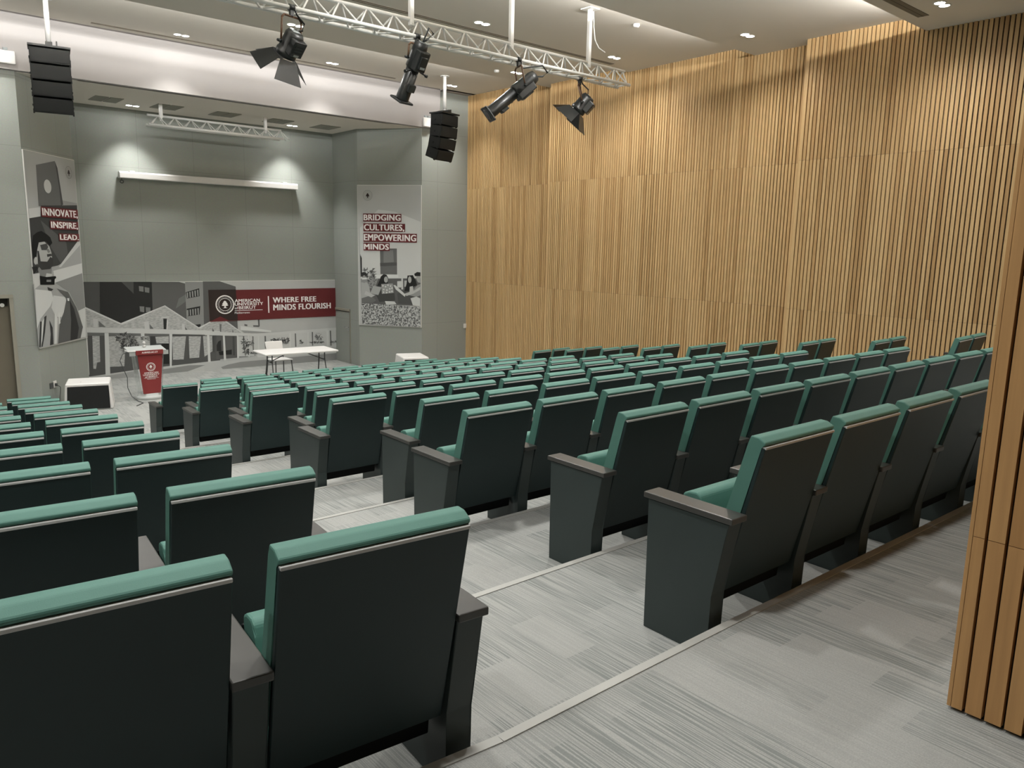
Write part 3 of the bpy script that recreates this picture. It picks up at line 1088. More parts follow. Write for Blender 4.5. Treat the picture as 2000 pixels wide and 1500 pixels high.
# ------------------------------------------------------------------ hanging line-array speakers
def line_array(x, y, ztop, rotz, tilts, label):
    t = thing('line_array_speaker', label, 'speaker', (x, y, ZC[0]), rotz, 'hanging speaker stacks')
    rod_end = ztop - ZC[0]
    b = MB(); b.tube((0, 0, 0), (0, 0, rod_end + 0.10), 0.040, n=14); b.tube((0, 0, rod_end + 0.14), (0, 0, rod_end + 0.02), 0.026, n=12)
    b.tube((0, 0, -0.012), (0, 0, 0), 0.10, n=20)
    b.build('hanging_rod', 'truss_white', t)
    b = MB(); b.box((-0.30, -0.20, rod_end - 0.03), (0.30, 0.20, rod_end)); b.box((-0.05, -0.16, rod_end), (0.05, 0.16, rod_end + 0.06)); b.box((0.10, -0.1, rod_end), (0.12, 0.1, rod_end + 0.09))
    b.build('rigging_frame', 'black_metal', t)
    M = Matrix.Translation((0, 0.0, rod_end - 0.035))
    for i, ti in enumerate(tilts):
        M = M @ Matrix.Rotation(math.radians(ti), 4, 'X')
        b = MB()
        hh = 0.245
        prof = [(-0.17, -0.008), (0.17, -0.003), (0.17, -hh + 0.003), (-0.17, -hh + 0.008)]
        b.prism(prof, 'x', -0.285, 0.285, M, bevel=0.006, seg=1)
        o = b.build('cabinet', 'black_box', t)
        g = MB(); g.box((-0.27, -0.178, -hh + 0.03), (0.27, -0.170, -0.03), M)
        for s in (-1, 1):
            g.box((s * 0.2855 - 0.012, 0.02, -0.15), (s * 0.2855 + 0.012, 0.10, -0.12), M); g.box((s * 0.28 - 0.012, -0.14, -hh - 0.01), (s * 0.28 + 0.012, -0.10, -hh + 0.06), M)
        g.build('front_grille', 'black_box', o)
        M = M @ Matrix.Translation((0, 0, -hh - 0.003))
    return t


line_array(10.70, 15.0, 2.99 + H, math.radians(14), (2, 5, 6, 8), 'black speaker stack hanging right of the stage beside the slatted wall')
line_array(2.83, 15.0, 3.05 + H, math.radians(-10), (1, 2, 3, 4), 'black speaker stack hanging left of the stage, top left corner')

# emergency light boxes on the fascia
for (x, z, lab) in ((11.17, 2.99 + H, 'small white emergency light box at the right end of fascia'), (2.36, 3.06 + H, 'small white emergency light box at the left edge of fascia')):
    t = thing('emergency_light', lab, 'light box', (x, YF - 0.10, z), 0, 'emergency light boxes')
    w = 0.13 if x > 5 else 0.20
    b = MB(); b.box((-w, -0.06, -0.11), (w, 0, 0.11), bevel=0.02, seg=3); b.build('case', 'white_plastic', t)
    for s in (-0.5, 0.25):
        b = MB(); b.box((s * w - 0.025, -0.05, 0.11), (s * w + 0.045, 0, 0.16), bevel=0.008); b.build('lamp_head', 'label_grey', t)

# ------------------------------------------------------------------ text
def text_mesh(body, name, bold=0.0, spacing=1.0, align='LEFT', shear=0.0):
    cu = bpy.data.curves.new(name, 'FONT')
    cu.body = body
    cu.offset = bold
    cu.space_character = spacing
    cu.align_x = align
    cu.shear = shear
    cu.resolution_u = 3
    o = bpy.data.objects.new(name, cu)
    COL.objects.link(o)
    dg = bpy.context.evaluated_depsgraph_get()
    dg.update()
    me = bpy.data.meshes.new_from_object(o.evaluated_get(dg))
    bpy.data.objects.remove(o)
    return me


class Board:
    """a flat printed board: origin p, horizontal unit vector h, normal n (towards the room)"""
    def __init__(self, p, h, n):
        self.p, self.h, self.n = Vector(p), Vector(h).normalized(), Vector(n).normalized()

    def st(self, u, v):
        q = at_plane(u, v, self.p, self.n)
        return ((q - self.p).dot(self.h), q.z)

    def pt(self, s, z, lift=0.0):
        q = self.p + self.h * s
        return Vector((q.x, q.y, z)) + self.n * lift

    def poly(self, mb, pts, mat, lift, T):
        if isinstance(mat, float): mat = grey_print(mat)
        P = []
        for (a, c) in pts:
            u, v = T[0] + T[2] * a, T[1] + T[2] * c
            s, z = self.st(u, v)
            P.append(self.pt(s, z, lift))
        try:
            f = mb.face(P, mat)
            if f.normal.length == 0: f.normal_update()
            if f.normal.dot(self.n) < 0: f.normal_flip()
        except Exception:
            pass

    def rect(self, mb, s0, s1, za, zb, mat, lift):
        f = mb.face([self.pt(s0, za, lift), self.pt(s1, za, lift), self.pt(s1, zb, lift), self.pt(s0, zb, lift)], mat)
        f.normal_update()
        if f.normal.dot(self.n) < 0: f.normal_flip()

    def text(self, body, s0, s1, za, zb, lift, parent, mat='print_white', bold=0.02, name='lettering', spacing=1.0):
        me = text_mesh(body, name, 0.0, spacing if spacing != 1.0 else 1.0 + bold * 2.2)
        if bold > 0:
            tb = bmesh.new()
            for i_, (dx, dy_) in enumerate(((-1, 0.35), (0, -0.35), (1, 0.35), (-1, -0.35), (1, -0.35))):
                n0 = len(tb.verts)
                tb.from_mesh(me)
                tb.verts.ensure_lookup_table()
                for v in tb.verts[n0:]:
                    v.co.x += dx * bold * 1.3; v.co.y += dy_ * bold; v.co.z = i_ * 0.0001
            tb.to_mesh(me); tb.free()
        xs = [v.co.x for v in me.vertices]; ys = [v.co.y for v in me.vertices]
        x0, x1, y0, y1 = min(xs), max(xs), min(ys), max(ys)
        if ',' in body:                      # keep the baseline: measure without the comma tail
            mm = text_mesh(body.replace(',', '').replace('.', ''), 'measure', 0.0)
            yy_ = [v.co.y for v in mm.vertices]; y0, y1 = min(yy_), max(yy_)
            bpy.data.meshes.remove(mm)
        for v in me.vertices:
            s = s0 + (v.co.x - x0) / (x1 - x0) * (s1 - s0)
            z = za + (v.co.y - y0) / (y1 - y0) * (zb - za)
            v.co = self.pt(s, z, lift + v.co.z)
        me.materials.clear(); me.materials.append(MATS[mat])
        o = bpy.data.objects.new(name, me)
        COL.objects.link(o)
        reparent(o, parent)
        return o

    def ring(self, mb, cs, cz, r0, r1, mat, lift, sx=1.0, n=40):
        k = mb.mi(mat)
        A = [mb.bm.verts.new(self.pt(cs + sx * r0 * math.cos(2 * math.pi * i / n), cz + r0 * math.sin(2 * math.pi * i / n), lift)) for i in range(n)]
        B = [mb.bm.verts.new(self.pt(cs + sx * r1 * math.cos(2 * math.pi * i / n), cz + r1 * math.sin(2 * math.pi * i / n), lift)) for i in range(n)]
        for i in range(n):
            f = mb.bm.faces.new((A[i], A[(i + 1) % n], B[(i + 1) % n], B[i])); f.material_index = k

    def disc(self, mb, cs, cz, r, mat, lift, n=32, rz=None):
        f = mb.face([self.pt(cs + r * math.cos(2 * math.pi * i / n), cz + (rz or r) * math.sin(2 * math.pi * i / n), lift) for i in range(n)], mat)
        f.normal_update()
        if f.normal.dot(self.n) < 0: f.normal_flip()

    def tree(self, mb, cs, cz, r, mat, lift):
        """the cedar in the seal: stacked boughs on a trunk with a flared base"""
        half = [(0.02, 0.62), (0.16, 0.52), (0.27, 0.40), (0.20, 0.36), (0.36, 0.24), (0.42, 0.14), (0.26, 0.12), (0.44, 0.0), (0.50, -0.10), (0.30, -0.16), (0.12, -0.18),
                (0.10, -0.34), (0.22, -0.46), (0.40, -0.50)]
        P = half + [(-a, c) for a, c in half[::-1]]
        f = mb.face([self.pt(cs + a * r, cz + c * r, lift) for a, c in P], mat)
        f.normal_update()
        if f.normal.dot(self.n) < 0: f.normal_flip()

    def board(self, s0, s1, za, zb, th, parent, mat, name='backing_board'):
        b = MB()
        v = []
        for s in (s0, s1):
            for l in (-th, 0.0):
                for z in (za, zb):
                    v.append(self.pt(s, z, l))
        b.hexa(v)
        return reparent(b.build(name, mat), parent)


def blob(cx, cy, rx, ry, n=14, jag=0.35, seed=1):
    rnd = random.Random(seed)
    return [(cx + rx * math.cos(2 * math.pi * i / n) * (1 - jag * rnd.random()), cy + ry * math.sin(2 * math.pi * i / n) * (1 - jag * rnd.random())) for i in range(n)]


LAY = 0.0016


def leaves(board, mb, cx, cy, rx, ry, n, size, lift, T, seed):
    """a printed plant: many small pointed leaves in three greys"""
    rnd = random.Random(seed)
    for i in range(n):
        a = rnd.random() * 2 * math.pi
        q = math.sqrt(rnd.random())
        x, y = cx + rx * q * math.cos(a), cy + ry * q * math.sin(a)
        t = a + rnd.uniform(-0.9, 0.9)
        l = size * rnd.uniform(0.6, 1.3); w = l * 0.28
        dx, dy = math.cos(t) * l, math.sin(t) * l
        px, py = -math.sin(t) * w, math.cos(t) * w
        board.poly(mb, [(x - dx, y - dy), (x + px, y + py), (x + dx, y + dy), (x - px, y - py)], rnd.choice((0.05, 0.09, 0.14, 0.26)), lift + 0.00002 * i, T)


# ---- right banner
BR = Board((XRR, YM, 0), (CR - XRR, YF - YM, 0), (-(YM - YF), -(CR - XRR), 0))
BR.p = BR.p + BR.n * 0.028
T = (600, 320, 0.266667)
s0, zt = BR.st(701.6, 361.6); s1, zb_ = BR.st(822.4, 640.0)
s0 = 0.012; s1 = BR.st(822.4, 500)[0]
zt, zb_ = 1.487 + H, -2.058 + H
banR = thing('wall_banner', 'tall banner reading BRIDGING CULTURES, EMPOWERING MINDS on the right angled wall', 'banner', tuple(BR.p))
BR.board(s0 - 0.01, s1 + 0.01, zb_ - 0.01, zt + 0.01, 0.024, banR, 'white_paint')
m = MB()
BR.rect(m, s0, s1, zb_, zt, grey_print(0.50), LAY)
L1, L2, L3, L4 = LAY * 2, LAY * 3, LAY * 4, LAY * 5
BR.poly(m, [(386, 470), (520, 335), (640, 350), (831, 425), (831, 842), (393, 842)], 0.62, L1, T)
BR.poly(m, [(533, 620), (657, 620), (659, 810), (537, 808)], 0.15, L2, T)
BR.poly(m, [(560, 635), (630, 632), (635, 720), (560, 725)], 0.22, L3, T)
BR.poly(m, [(534, 726), (658, 722), (658, 745), (535, 750)], 0.10, L3, T)
BR.poly(m, [(480, 815), (668, 812), (668, 834), (480, 836)], 0.72, L2, T)
BR.poly(m, [(388, 660), (400, 690), (402, 820), (392, 830)], 0.03, L2, T)
BR.poly(m, [(393, 842), (831, 838), (831, 1040), (399, 1026)], 0.12, L1 + LAY * 0.5, T)
BR.poly(m, [(393, 842), (520, 840), (500, 900), (394, 930)], 0.30, L2, T)
leaves(BR, m, 455, 800, 55, 40, 46, 16, L2, T, 5)
leaves(BR, m, 475, 860, 30, 45, 26, 14, L2 + LAY * 0.6, T, 6)
BR.poly(m, [(660, 860), (690, 858), (690, 905), (660, 907)], 0.62, L2, T)
BR.poly(m, [(690, 835), (702, 835), (704, 920), (690, 920)], 0.60, L3, T)
BR.poly(m, [(712, 855), (735, 855), (735, 900), (712, 900)], 0.5, L2, T)
# student at the left
BR.poly(m, [(396, 868), (440, 868), (456, 905), (470, 975), (486, 990), (399, 992)], 0.42, L3, T)
BR.poly(m, blob(416, 812, 24, 22, jag=0.15, seed=4), 0.04, L3, T)
BR.poly(m, blob(418, 845, 17, 30, jag=0.1, seed=5), 0.30, L4, T)
BR.poly(m, [(402, 835), (438, 832), (438, 845), (404, 848)], 0.7, L4 + LAY, T)
BR.poly(m, [(398, 985), (470, 962), (505, 1000), (480, 1018), (400, 1018)], 0.16, L4, T)
BR.poly(m, [(430, 930), (480, 955), (500, 962), (470, 978), (420, 955)], 0.5, L4 + LAY, T)
BR.poly(m, [(485, 893), (546, 904), (522, 961), (462, 948)], 0.40, L4 + LAY, T)
# student with the patterned laptop
BR.poly(m, [(520, 880), (590, 882), (640, 950), (645, 1000), (530, 1012), (505, 960)], 0.07, L3, T)
BR.poly(m, [(560, 808), (582, 812), (594, 835), (590, 880), (560, 890), (512, 895), (530, 855), (540, 825)], 0.03, L4, T)
BR.poly(m, blob(578, 848, 15, 24, jag=0.1, seed=6), 0.42, L4 + LAY, T)
BR.poly(m, [(543, 880), (628, 876), (634, 945), (548, 953)], 0.33, L4 + LAY, T)
for a, c in ((556, 893), (575, 900), (593, 888), (612, 895), (562, 920), (585, 925), (606, 915), (622, 910), (560, 940), (583, 943), (605, 938), (622, 934)):
    BR.poly(m, blob(a, c, 7, 7, n=7, jag=0.3, seed=a), 0.68, L4 + LAY * 2, T)
BR.poly(m, [(570, 1005), (640, 1008), (655, 1028), (580, 1034)], 0.6, L4, T)
# two at the right
BR.poly(m, [(660, 950), (720, 925), (800, 930), (790, 1030), (668, 1024)], 0.09, L3, T)
BR.poly(m, [(735, 818), (775, 815), (798, 860), (806, 890), (770, 930), (712, 932), (728, 880)], 0.03, L4, T)
BR.poly(m, blob(752, 848, 13, 26, jag=0.1, seed=8), 0.45, L4 + LAY, T)
BR.poly(m, [(632, 888), (646, 888), (722, 958), (716, 974), (650, 920)], 0.62, L4 + LAY, T)
BR.poly(m, [(752, 900), (775, 895), (780, 935), (750, 940)], 0.5, L4 + LAY, T)
BR.poly(m, [(770, 905), (831, 880), (831, 962), (800, 975), (740, 960)], 0.30, L4, T)
BR.poly(m, [(784, 806), (806, 792), (830, 795), (830, 822), (790, 822)], 0.03, L4 + LAY, T)
BR.poly(m, [(800, 822), (830, 820), (830, 872), (812, 868), (800, 845)], 0.38, L4, T)
BR.poly(m, [(716, 950), (790, 925), (829, 900), (829, 922), (780, 950), (728, 968)], 0.50, L4 + LAY * 2, T)
BR.poly(m, [(758, 985), (800, 972), (829, 985), (829, 1042), (775, 1036)], 0.60, L4 + LAY * 2, T)
BR.poly(m, [(399, 1020), (831, 1046), (831, 1197), (402, 1172)], 'print_grass', L4 + LAY, T)
reparent(m.build('printed_picture', None, recalc=False), banR)
rows_ = [('BRIDGING', 411, 691, 363, 422), ('CULTURES,', 413, 718, 436, 494), ('EMPOWERING', 413, 805, 509, 570), ('MINDS', 414, 605, 578, 634)]
m = MB()
for body, xa, xb, ya, yb2 in rows_:
    a, za = BR.st(600 + xa * T[2], 320 + yb2 * T[2]); c, zc_ = BR.st(600 + xb * T[2], 320 + ya * T[2] + 1.0)
    BR.rect(m, a, c, za, zc_, 'print_maroon', LAY * 8)
reparent(m.build('text_strip', None, recalc=False), banR)
for body, xa, xb, ya, yb2 in rows_:
    a, za = BR.st(600 + xa * T[2], 320 + yb2 * T[2]); c, zc_ = BR.st(600 + xb * T[2], 320 + ya * T[2] + 1.0)
    w, h_ = c - a, zc_ - za
    BR.text(body, a + 0.015, c - 0.02, za + h_ * 0.14, zc_ - h_ * 0.12, LAY * 9, banR, bold=0.03)
m = MB(); cs, cz = BR.st(600 + 443 * T[2], 320 + 231 * T[2])
BR.ring(m, cs, cz, 0.118, 0.127, grey_print(0.28), LAY * 4); BR.ring(m, cs, cz, 0.085, 0.090, grey_print(0.33), LAY * 4); BR.tree(m, cs, cz - 0.01, 0.105, 'print_maroon_dark', LAY * 5)
reparent(m.build('emblem', None, recalc=False), banR)

# ---- left banner
BL = Board((CL, YF, 0), (XL - CL, YM - YF, 0), ((YM - YF), -(XL - CL), 0))
BL.p = BL.p + BL.n * 0.028
T = (0, 250, 0.3)
banL = thing('wall_banner', 'tall banner reading INNOVATE, INSPIRE, LEAD with a bearded person looking up', 'banner', tuple(BL.p))
s0 = 0.012; s1 = (Vector((XL, YM)) - Vector((CL, YF))).length - 0.012
zt, zb_ = 1.545 + H, -2.018 + H
BL.board(s0 - 0.01, s1 + 0.01, zb_ - 0.01, zt + 0.01, 0.024, banL, 'white_paint')
m = MB()
BL.rect(m, s0, s1, zb_, zt, grey_print(0.42), LAY)
BL.poly(m, [(232, 240), (355, 215), (392, 400), (405, 505), (250, 508)], 0.15, L1, T)
BL.poly(m, [(355, 215), (372, 260), (410, 500), (395, 505), (385, 400)], 0.08, L2, T)
BL.poly(m, [(400, 470), (500, 490), (500, 505), (410, 510)], 0.30, L1, T)
cs, cz = BL.st(0.3 * 308, 250 + 0.3 * 380); BL.disc(m, cs, cz, 0.125, grey_print(0.58), L3)
BL.poly(m, [(184, 525), (262, 515), (263, 575), (190, 587)], 0.58, L2, T)
BL.poly(m, [(190, 585), (263, 570), (265, 505), (500, 503), (512, 735), (395, 885), (345, 912), (215, 950)], 0.06, L1 + LAY * 0.5, T)
BL.poly(m, [(262, 600), (430, 745), (440, 815), (395, 882), (332, 780)], 0.10, L2, T)
BL.poly(m, [(510, 728), (520, 760), (395, 905), (380, 905)], 0.55, L3, T)
BL.poly(m, [(516, 745), (533, 945), (355, 1005), (330, 905), (400, 890)], 0.36, L2, T)
BL.poly(m, [(345, 930), (532, 880), (533, 945), (355, 1008)], 0.60, L3, T)
BL.poly(m, [(355, 1005), (533, 945), (553, 1175), (512, 1195), (450, 1070)], 0.25, L2, T)
BL.poly(m, [(508, 1190), (551, 1170), (557, 1360), (525, 1366), (518, 1320), (537, 1295)], 0.58, L3, T)
# the person
BL.poly(m, [(222, 950), (252, 905), (335, 910), (335, 970), (255, 985)], 0.22, L3, T)
BL.poly(m, [(300, 945), (335, 950), (335, 985), (290, 985)], 0.50, L4, T)
BL.poly(m, [(240, 745), (285, 738), (318, 770), (332, 810), (342, 880), (320, 916), (265, 922), (238, 880), (228, 830)], 0.42, L3, T)
BL.poly(m, [(212, 700), (240, 678), (266, 670), (300, 690), (325, 712), (338, 748), (322, 768), (296, 738), (250, 745), (240, 790), (235, 850), (214, 850), (204, 770)], 0.02, L4, T)
BL.poly(m, [(205, 905), (240, 900), (250, 940), (218, 950)], 0.03, L3, T)
BL.poly(m, [(240, 800), (250, 800), (262, 868), (305, 870), (325, 838), (342, 850), (344, 890), (325, 918), (268, 924), (245, 895)], 0.05, L4, T)
BL.poly(m, [(302, 822), (330, 818), (335, 832), (305, 840)], 0.06, L4 + LAY, T)
BL.poly(m, [(258, 762), (300, 752), (312, 775), (300, 795), (268, 795)], 0.07, L4, T)
BL.poly(m, [(298, 790), (312, 785), (325, 805), (312, 815)], 0.20, L4, T)
BL.poly(m, blob(230, 865, 14, 26, jag=0.1, seed=2), 0.45, L4 + LAY, T)
BL.poly(m, [(214, 1020), (250, 1000), (350, 1010), (440, 1065), (495, 1170), (537, 1295), (520, 1368), (250, 1434)], 0.36, L3, T)
BL.poly(m, [(216, 950), (255, 945), (258, 1020), (222, 1050)], 0.55, L4, T)
BL.poly(m, [(225, 1050), (330, 1060), (345, 1110), (325, 1160), (262, 1240), (238, 1310)], 0.60, L4, T)
BL.poly(m, [(345, 1090), (420, 1100), (438, 1150), (400, 1230), (362, 1230), (332, 1170)], 0.58, L4, T)
BL.poly(m, [(365, 1045), (440, 1068), (495, 1170), (537, 1295), (522, 1367), (375, 1404), (385, 1270), (412, 1200), (430, 1110)], 0.11, L4 + LAY, T)
BL.poly(m, [(450, 1120), (480, 1180), (510, 1300), (500, 1372), (455, 1384), (460, 1250)], 0.04, L4 + LAY * 2, T)
BL.poly(m, [(305, 1035), (345, 1050), (330, 1062), (310, 1058)], 0.05, L4 + LAY, T)
for q in ([(258, 1260), (268, 1260), (262, 1425), (252, 1428)], [(285, 1230), (300, 1220), (290, 1330), (275, 1423), (266, 1425)], [(318, 1250), (340, 1300), (345, 1408), (322, 1415), (328, 1340)]):
    BL.poly(m, q, 0.05, L4 + LAY, T)
for q in ([(270, 1260), (284, 1240), (272, 1380), (264, 1420)], [(352, 1200), (372, 1240), (366, 1405), (350, 1406)], [(376, 1200), (384, 1205), (390, 1270), (378, 1280)]):
    BL.poly(m, q, 0.62, L4 + LAY * 2, T)
BL.poly(m, [(254, 962), (300, 970), (358, 964), (362, 975), (352, 985), (350, 1020), (258, 1020)], 0.015, L4 + LAY * 3, T)
BL.poly(m, [(298, 988), (328, 988), (328, 1002), (298, 1002)], 0.22, L4 + LAY * 4, T)
BL.poly(m, [(432, 1108), (446, 1108), (446, 1126), (436, 1126)], 0.75, L4 + LAY * 4, T)
reparent(m.build('printed_picture', None, recalc=False), banL)
rows_ = [('INNOVATE,', 265, 500, 505, 578, 533, 592), ('INSPIRE,', 322, 502, 588, 658, 612, 668), ('LEAD.', 380, 508, 668, 736, 690, 748)]
m = MB(); tx = []
for body, xa, xb, ya, yb_l, yc, yb_r in rows_:
    a, zl_ = BL.st(xa * 0.3, 250 + yb_l * 0.3); c, zh = BL.st(xb * 0.3, 250 + yc * 0.3)
    a = max(a, s0); c = min(c, s1)
    BL.rect(m, a, c, zl_, zh, 'print_maroon', LAY * 11)
    tx.append((body, a, c, zl_, zh))
reparent(m.build('text_strip', None, recalc=False), banL)
for body, a, c, zl_, zh in tx:
    h_ = zh - zl_
    BL.text(body, a + 0.03, c - 0.02, zl_ + h_ * 0.16, zh - h_ * 0.13, LAY * 12, banL, bold=0.03)
m = MB(); cs, cz = BL.st(0.3 * 445, 250 + 0.3 * 290)
BL.ring(m, cs, cz, 0.112, 0.121, grey_print(0.22), LAY * 4); BL.ring(m, cs, cz, 0.082, 0.087, grey_print(0.28), LAY * 4); BL.tree(m, cs, cz - 0.01, 0.10, 'print_maroon_dark', LAY * 5)
reparent(m.build('emblem', None, recalc=False), banL)

# ---- wide banner on the stage back wall
BB = Board((XL, YB, 0), (1, 0, 0), (0, -1, 0))
BB.p = BB.p + BB.n * 0.026
banB = thing('wall_banner', 'wide banner of stone gables reading AMERICAN UNIVERSITY OF BEIRUT behind the podium', 'banner', tuple(BB.p))
s0, s1, zb_, zt = 0.02, XRR - XL - 0.01, 0.02, -0.95 + H
BB.board(s0, s1, zb_, zt, 0.022, banB, 'white_paint')
m = MB()
BB.rect(m, s0, s1, zb_, zt - 0.012, grey_print(0.50), LAY)
A = (150, 530, 0.14)
B = (400, 530, 0.14)
BB.poly(m, [(-40, 146), (320, 146), (330, 590), (-60, 590)], 0.085, L1, A)
BB.poly(m, [(318, 146), (1045, 146), (1062, 600), (640, 760), (325, 760)], 0.035, L1, A)
BB.poly(m, [(620, 146), (790, 146), (792, 312)], 0.085, L2, A)
for q in ([(865, 205), (930, 212), (930, 285), (870, 275)], [(945, 220), (1012, 230), (1010, 300), (950, 290)], [(875, 487), (940, 490), (940, 572), (882, 560)], [(960, 500), (1026, 505), (1026, 560), (965, 572)]):
    BB.poly(m, q, 0.20, L2, A)
BB.poly(m, [(1045, 146), (1420, 146), (1510, 170), (1535, 720), (1060, 620)], 0.12, L1 + LAY * 0.3, A)
BB.poly(m, [(1420, 380), (1515, 320), (1520, 420), (1380, 520)], 0.17, L2, A)
BB.poly(m, [(1395, 140), (1508, 140), (1508, 165)], 0.6, L2, A)
BB.poly(m, [(1510, 146), (1760, 146), (1788, 800), (1540, 800)], 0.27, L1 + LAY * 0.6, A)
BB.poly(m, [(1518, 292), (1706, 236), (1712, 346), (1535, 380)], 0.035, L2, A)
BB.poly(m, [(1530, 522), (1722, 484), (1712, 602), (1550, 626)], 0.035, L2, A)
for i in range(5):
    x_ = 1530 + i * 36
    BB.poly(m, [(x_, 296 - i * 9), (x_ + 20, 292 - i * 9), (x_ + 24, 370 - i * 7), (x_ + 8, 374 - i * 7)], 0.30, L3, A)
    BB.poly(m, [(x_ + 6, 540 - i * 6), (x_ + 26, 536 - i * 6), (x_ + 28, 618 - i * 4), (x_ + 12, 620 - i * 4)], 0.30, L3, A)
BB.poly(m, [(1648, 745), (1726, 735), (1728, 776), (1690, 780)], 0.03, L2, A)
BB.poly(m, [(-28, 140), (205, 138), (430, 212), (462, 850), (-10, 850)], 0.12, L1 + LAY * 0.8, B)
# stone gables
BB.poly(m, [(-60, 460), (105, 500), (612, 735), (1232, 480), (1705, 795), (1705, 845), (-60, 820)], 'print_stone', L3, A)
BB.poly(m, [(-130, 850), (-80, 790), (80, 700), (215, 625), (310, 695), (525, 858)], 'print_stone', L3 + LAY * 0.3, B)
BB.poly(m, [(-60, 440), (105, 490), (615, 722), (612, 742), (100, 512), (-60, 466)], 0.66, L4, A)
BB.poly(m, [(612, 722), (1228, 474), (1240, 480), (622, 746)], 0.66, L4, A)
BB.poly(m, [(1228, 474), (1710, 786), (1704, 800), (1222, 488)], 0.62, L4, A)
BB.poly(m, [(1702, 780), (1870, 692), (1880, 702), (1712, 800)], 0.66, L4, A)
BB.poly(m, [(290, 690), (530, 856), (515, 860), (285, 704)], 0.62, L4, B)
BB.poly(m, [(1205, 660), (1256, 660), (1248, 806), (1210, 806)], 0.04, L4, A)
BB.poly(m, [(1256, 660), (1272, 690), (1264, 806), (1248, 806)], 0.66, L4, A)
BB.poly(m, [(1170, 640), (1280, 628), (1290, 642), (1180, 656)], 0.60, L4, A)
for q in ([(303, 690), (402, 776), (310, 776)], [(1015, 735), (1072, 802), (1018, 802)], [(1508, 770), (1548, 822), (1514, 822)]):
    BB.poly(m, q, 0.16, L4, A)
for q in ([(105, 785), (130, 838), (105, 838)], [(385, 808), (402, 850), (382, 850)], [(203, 735), (232, 735), (226, 842), (210, 842)]):
    BB.poly(m, q, 0.16, L4 + LAY, B)
for q in ([(225, 660), (292, 660), (292, 778), (232, 778)], [(940, 702), (1002, 702), (1012, 802), (946, 802)], [(1462, 735), (1500, 735), (1510, 822), (1470, 822)]):
    BB.poly(m, q, 0.58, L4 + LAY * 0.5, A)
# right distance
BB.poly(m, [(470, 690), (745, 662), (750, 800), (490, 790)], 0.52, L2, B)
for q in ([(550, 735), (592, 742), (592, 766), (552, 760)], [(672, 752), (740, 752), (760, 776), (676, 772)], [(738, 665), (762, 665), (765, 770), (745, 765)]):
    BB.poly(m, q, 0.12, L3, B)
BB.poly(m, [(500, 762), (925, 826), (925, 850), (500, 820)], 0.66, L3, B)
BB.poly(m, [(505, 820), (912, 850), (560, 870)], 0.34, L3, B)
# lower zone behind the colonnade
BB.poly(m, [(60, 850), (2000, 890), (2000, 1262), (190, 1470), (60, 1480)], 0.10, L2 + LAY * 0.5, A)
BB.poly(m, [(160, 895), (720, 905), (700, 1180), (160, 1230)], 0.12, L2 + LAY * 0.7, B)
BB.poly(m, [(460, 905), (745, 905), (1860, 818), (1860, 1060), (720, 1110), (690, 1180), (460, 1190)], 0.58, L3, B)
for q in ([(445, 905), (1012, 892), (1022, 1050), (672, 1130), (662, 1322), (460, 1332)], [(1095, 912), (1282, 905), (1282, 1005), (1112, 1005)], [(1330, 910), (1522, 905), (1490, 1228), (1342, 1232)],
          [(1560, 905), (1732, 905), (1706, 1202), (1572, 1212)], [(1758, 900), (1892, 900), (1892, 1112), (1780, 1192)], [(215, 900), (316, 900), (326, 1262), (282, 1272), (266, 1362), (230, 1356)]):
    BB.poly(m, q, 'print_stone', L3 + LAY * 0.4, A)
BB.poly(m, [(1182, 1005), (1282, 1005), (1292, 1292), (1192, 1292)], 0.03, L3 + LAY * 0.8, A)
BB.poly(m, [(1030, 905), (1090, 905), (1110, 1070), (1030, 1070)], 0.06, L3 + LAY * 0.8, A)
BB.poly(m, [(165, 1112), (163, 1030), (185, 980), (225, 958), (232, 1112)], 0.04, L4, B)
BB.poly(m, [(190, 1120), (375, 1090), (375, 1160), (205, 1168)], 0.03, L4, B)
BB.poly(m, [(100, 905), (130, 905), (140, 1130), (110, 1130)], 0.08, L4, B)
BB.poly(m, [(385, 905), (412, 905), (420, 1170), (390, 1170)], 0.08, L4, B)
BB.poly(m, [(530, 905), (548, 905), (556, 1060), (536, 1060)], 0.14, L4, B)
# ground
BB.poly(m, [(60, 1480), (190, 1466), (860, 1368), (2000, 1240), (2000, 1420), (400, 1530), (60, 1560)], 0.52, L3, A)
BB.poly(m, [(-10, 1285), (700, 1190), (1840, 1100), (1840, 1250), (-10, 1400)], 0.50, L3 + LAY * 0.2, B)
BB.poly(m, [(225, 1335), (320, 1300), (500, 1262), (1840, 1140), (1840, 1236), (250, 1362)], 0.27, L4, B)
BB.poly(m, [(720, 1160), (1840, 1095), (1840, 1135), (740, 1200)], 0.60, L4, B)
BB.poly(m, [(1160, 1372), (1560, 1310), (1790, 1306), (1545, 1396), (1160, 1432)], 0.27, L4, A)
BB.poly(m, [(400, 1462), (850, 1382), (850, 1474), (400, 1500)], 0.36, L4, A)
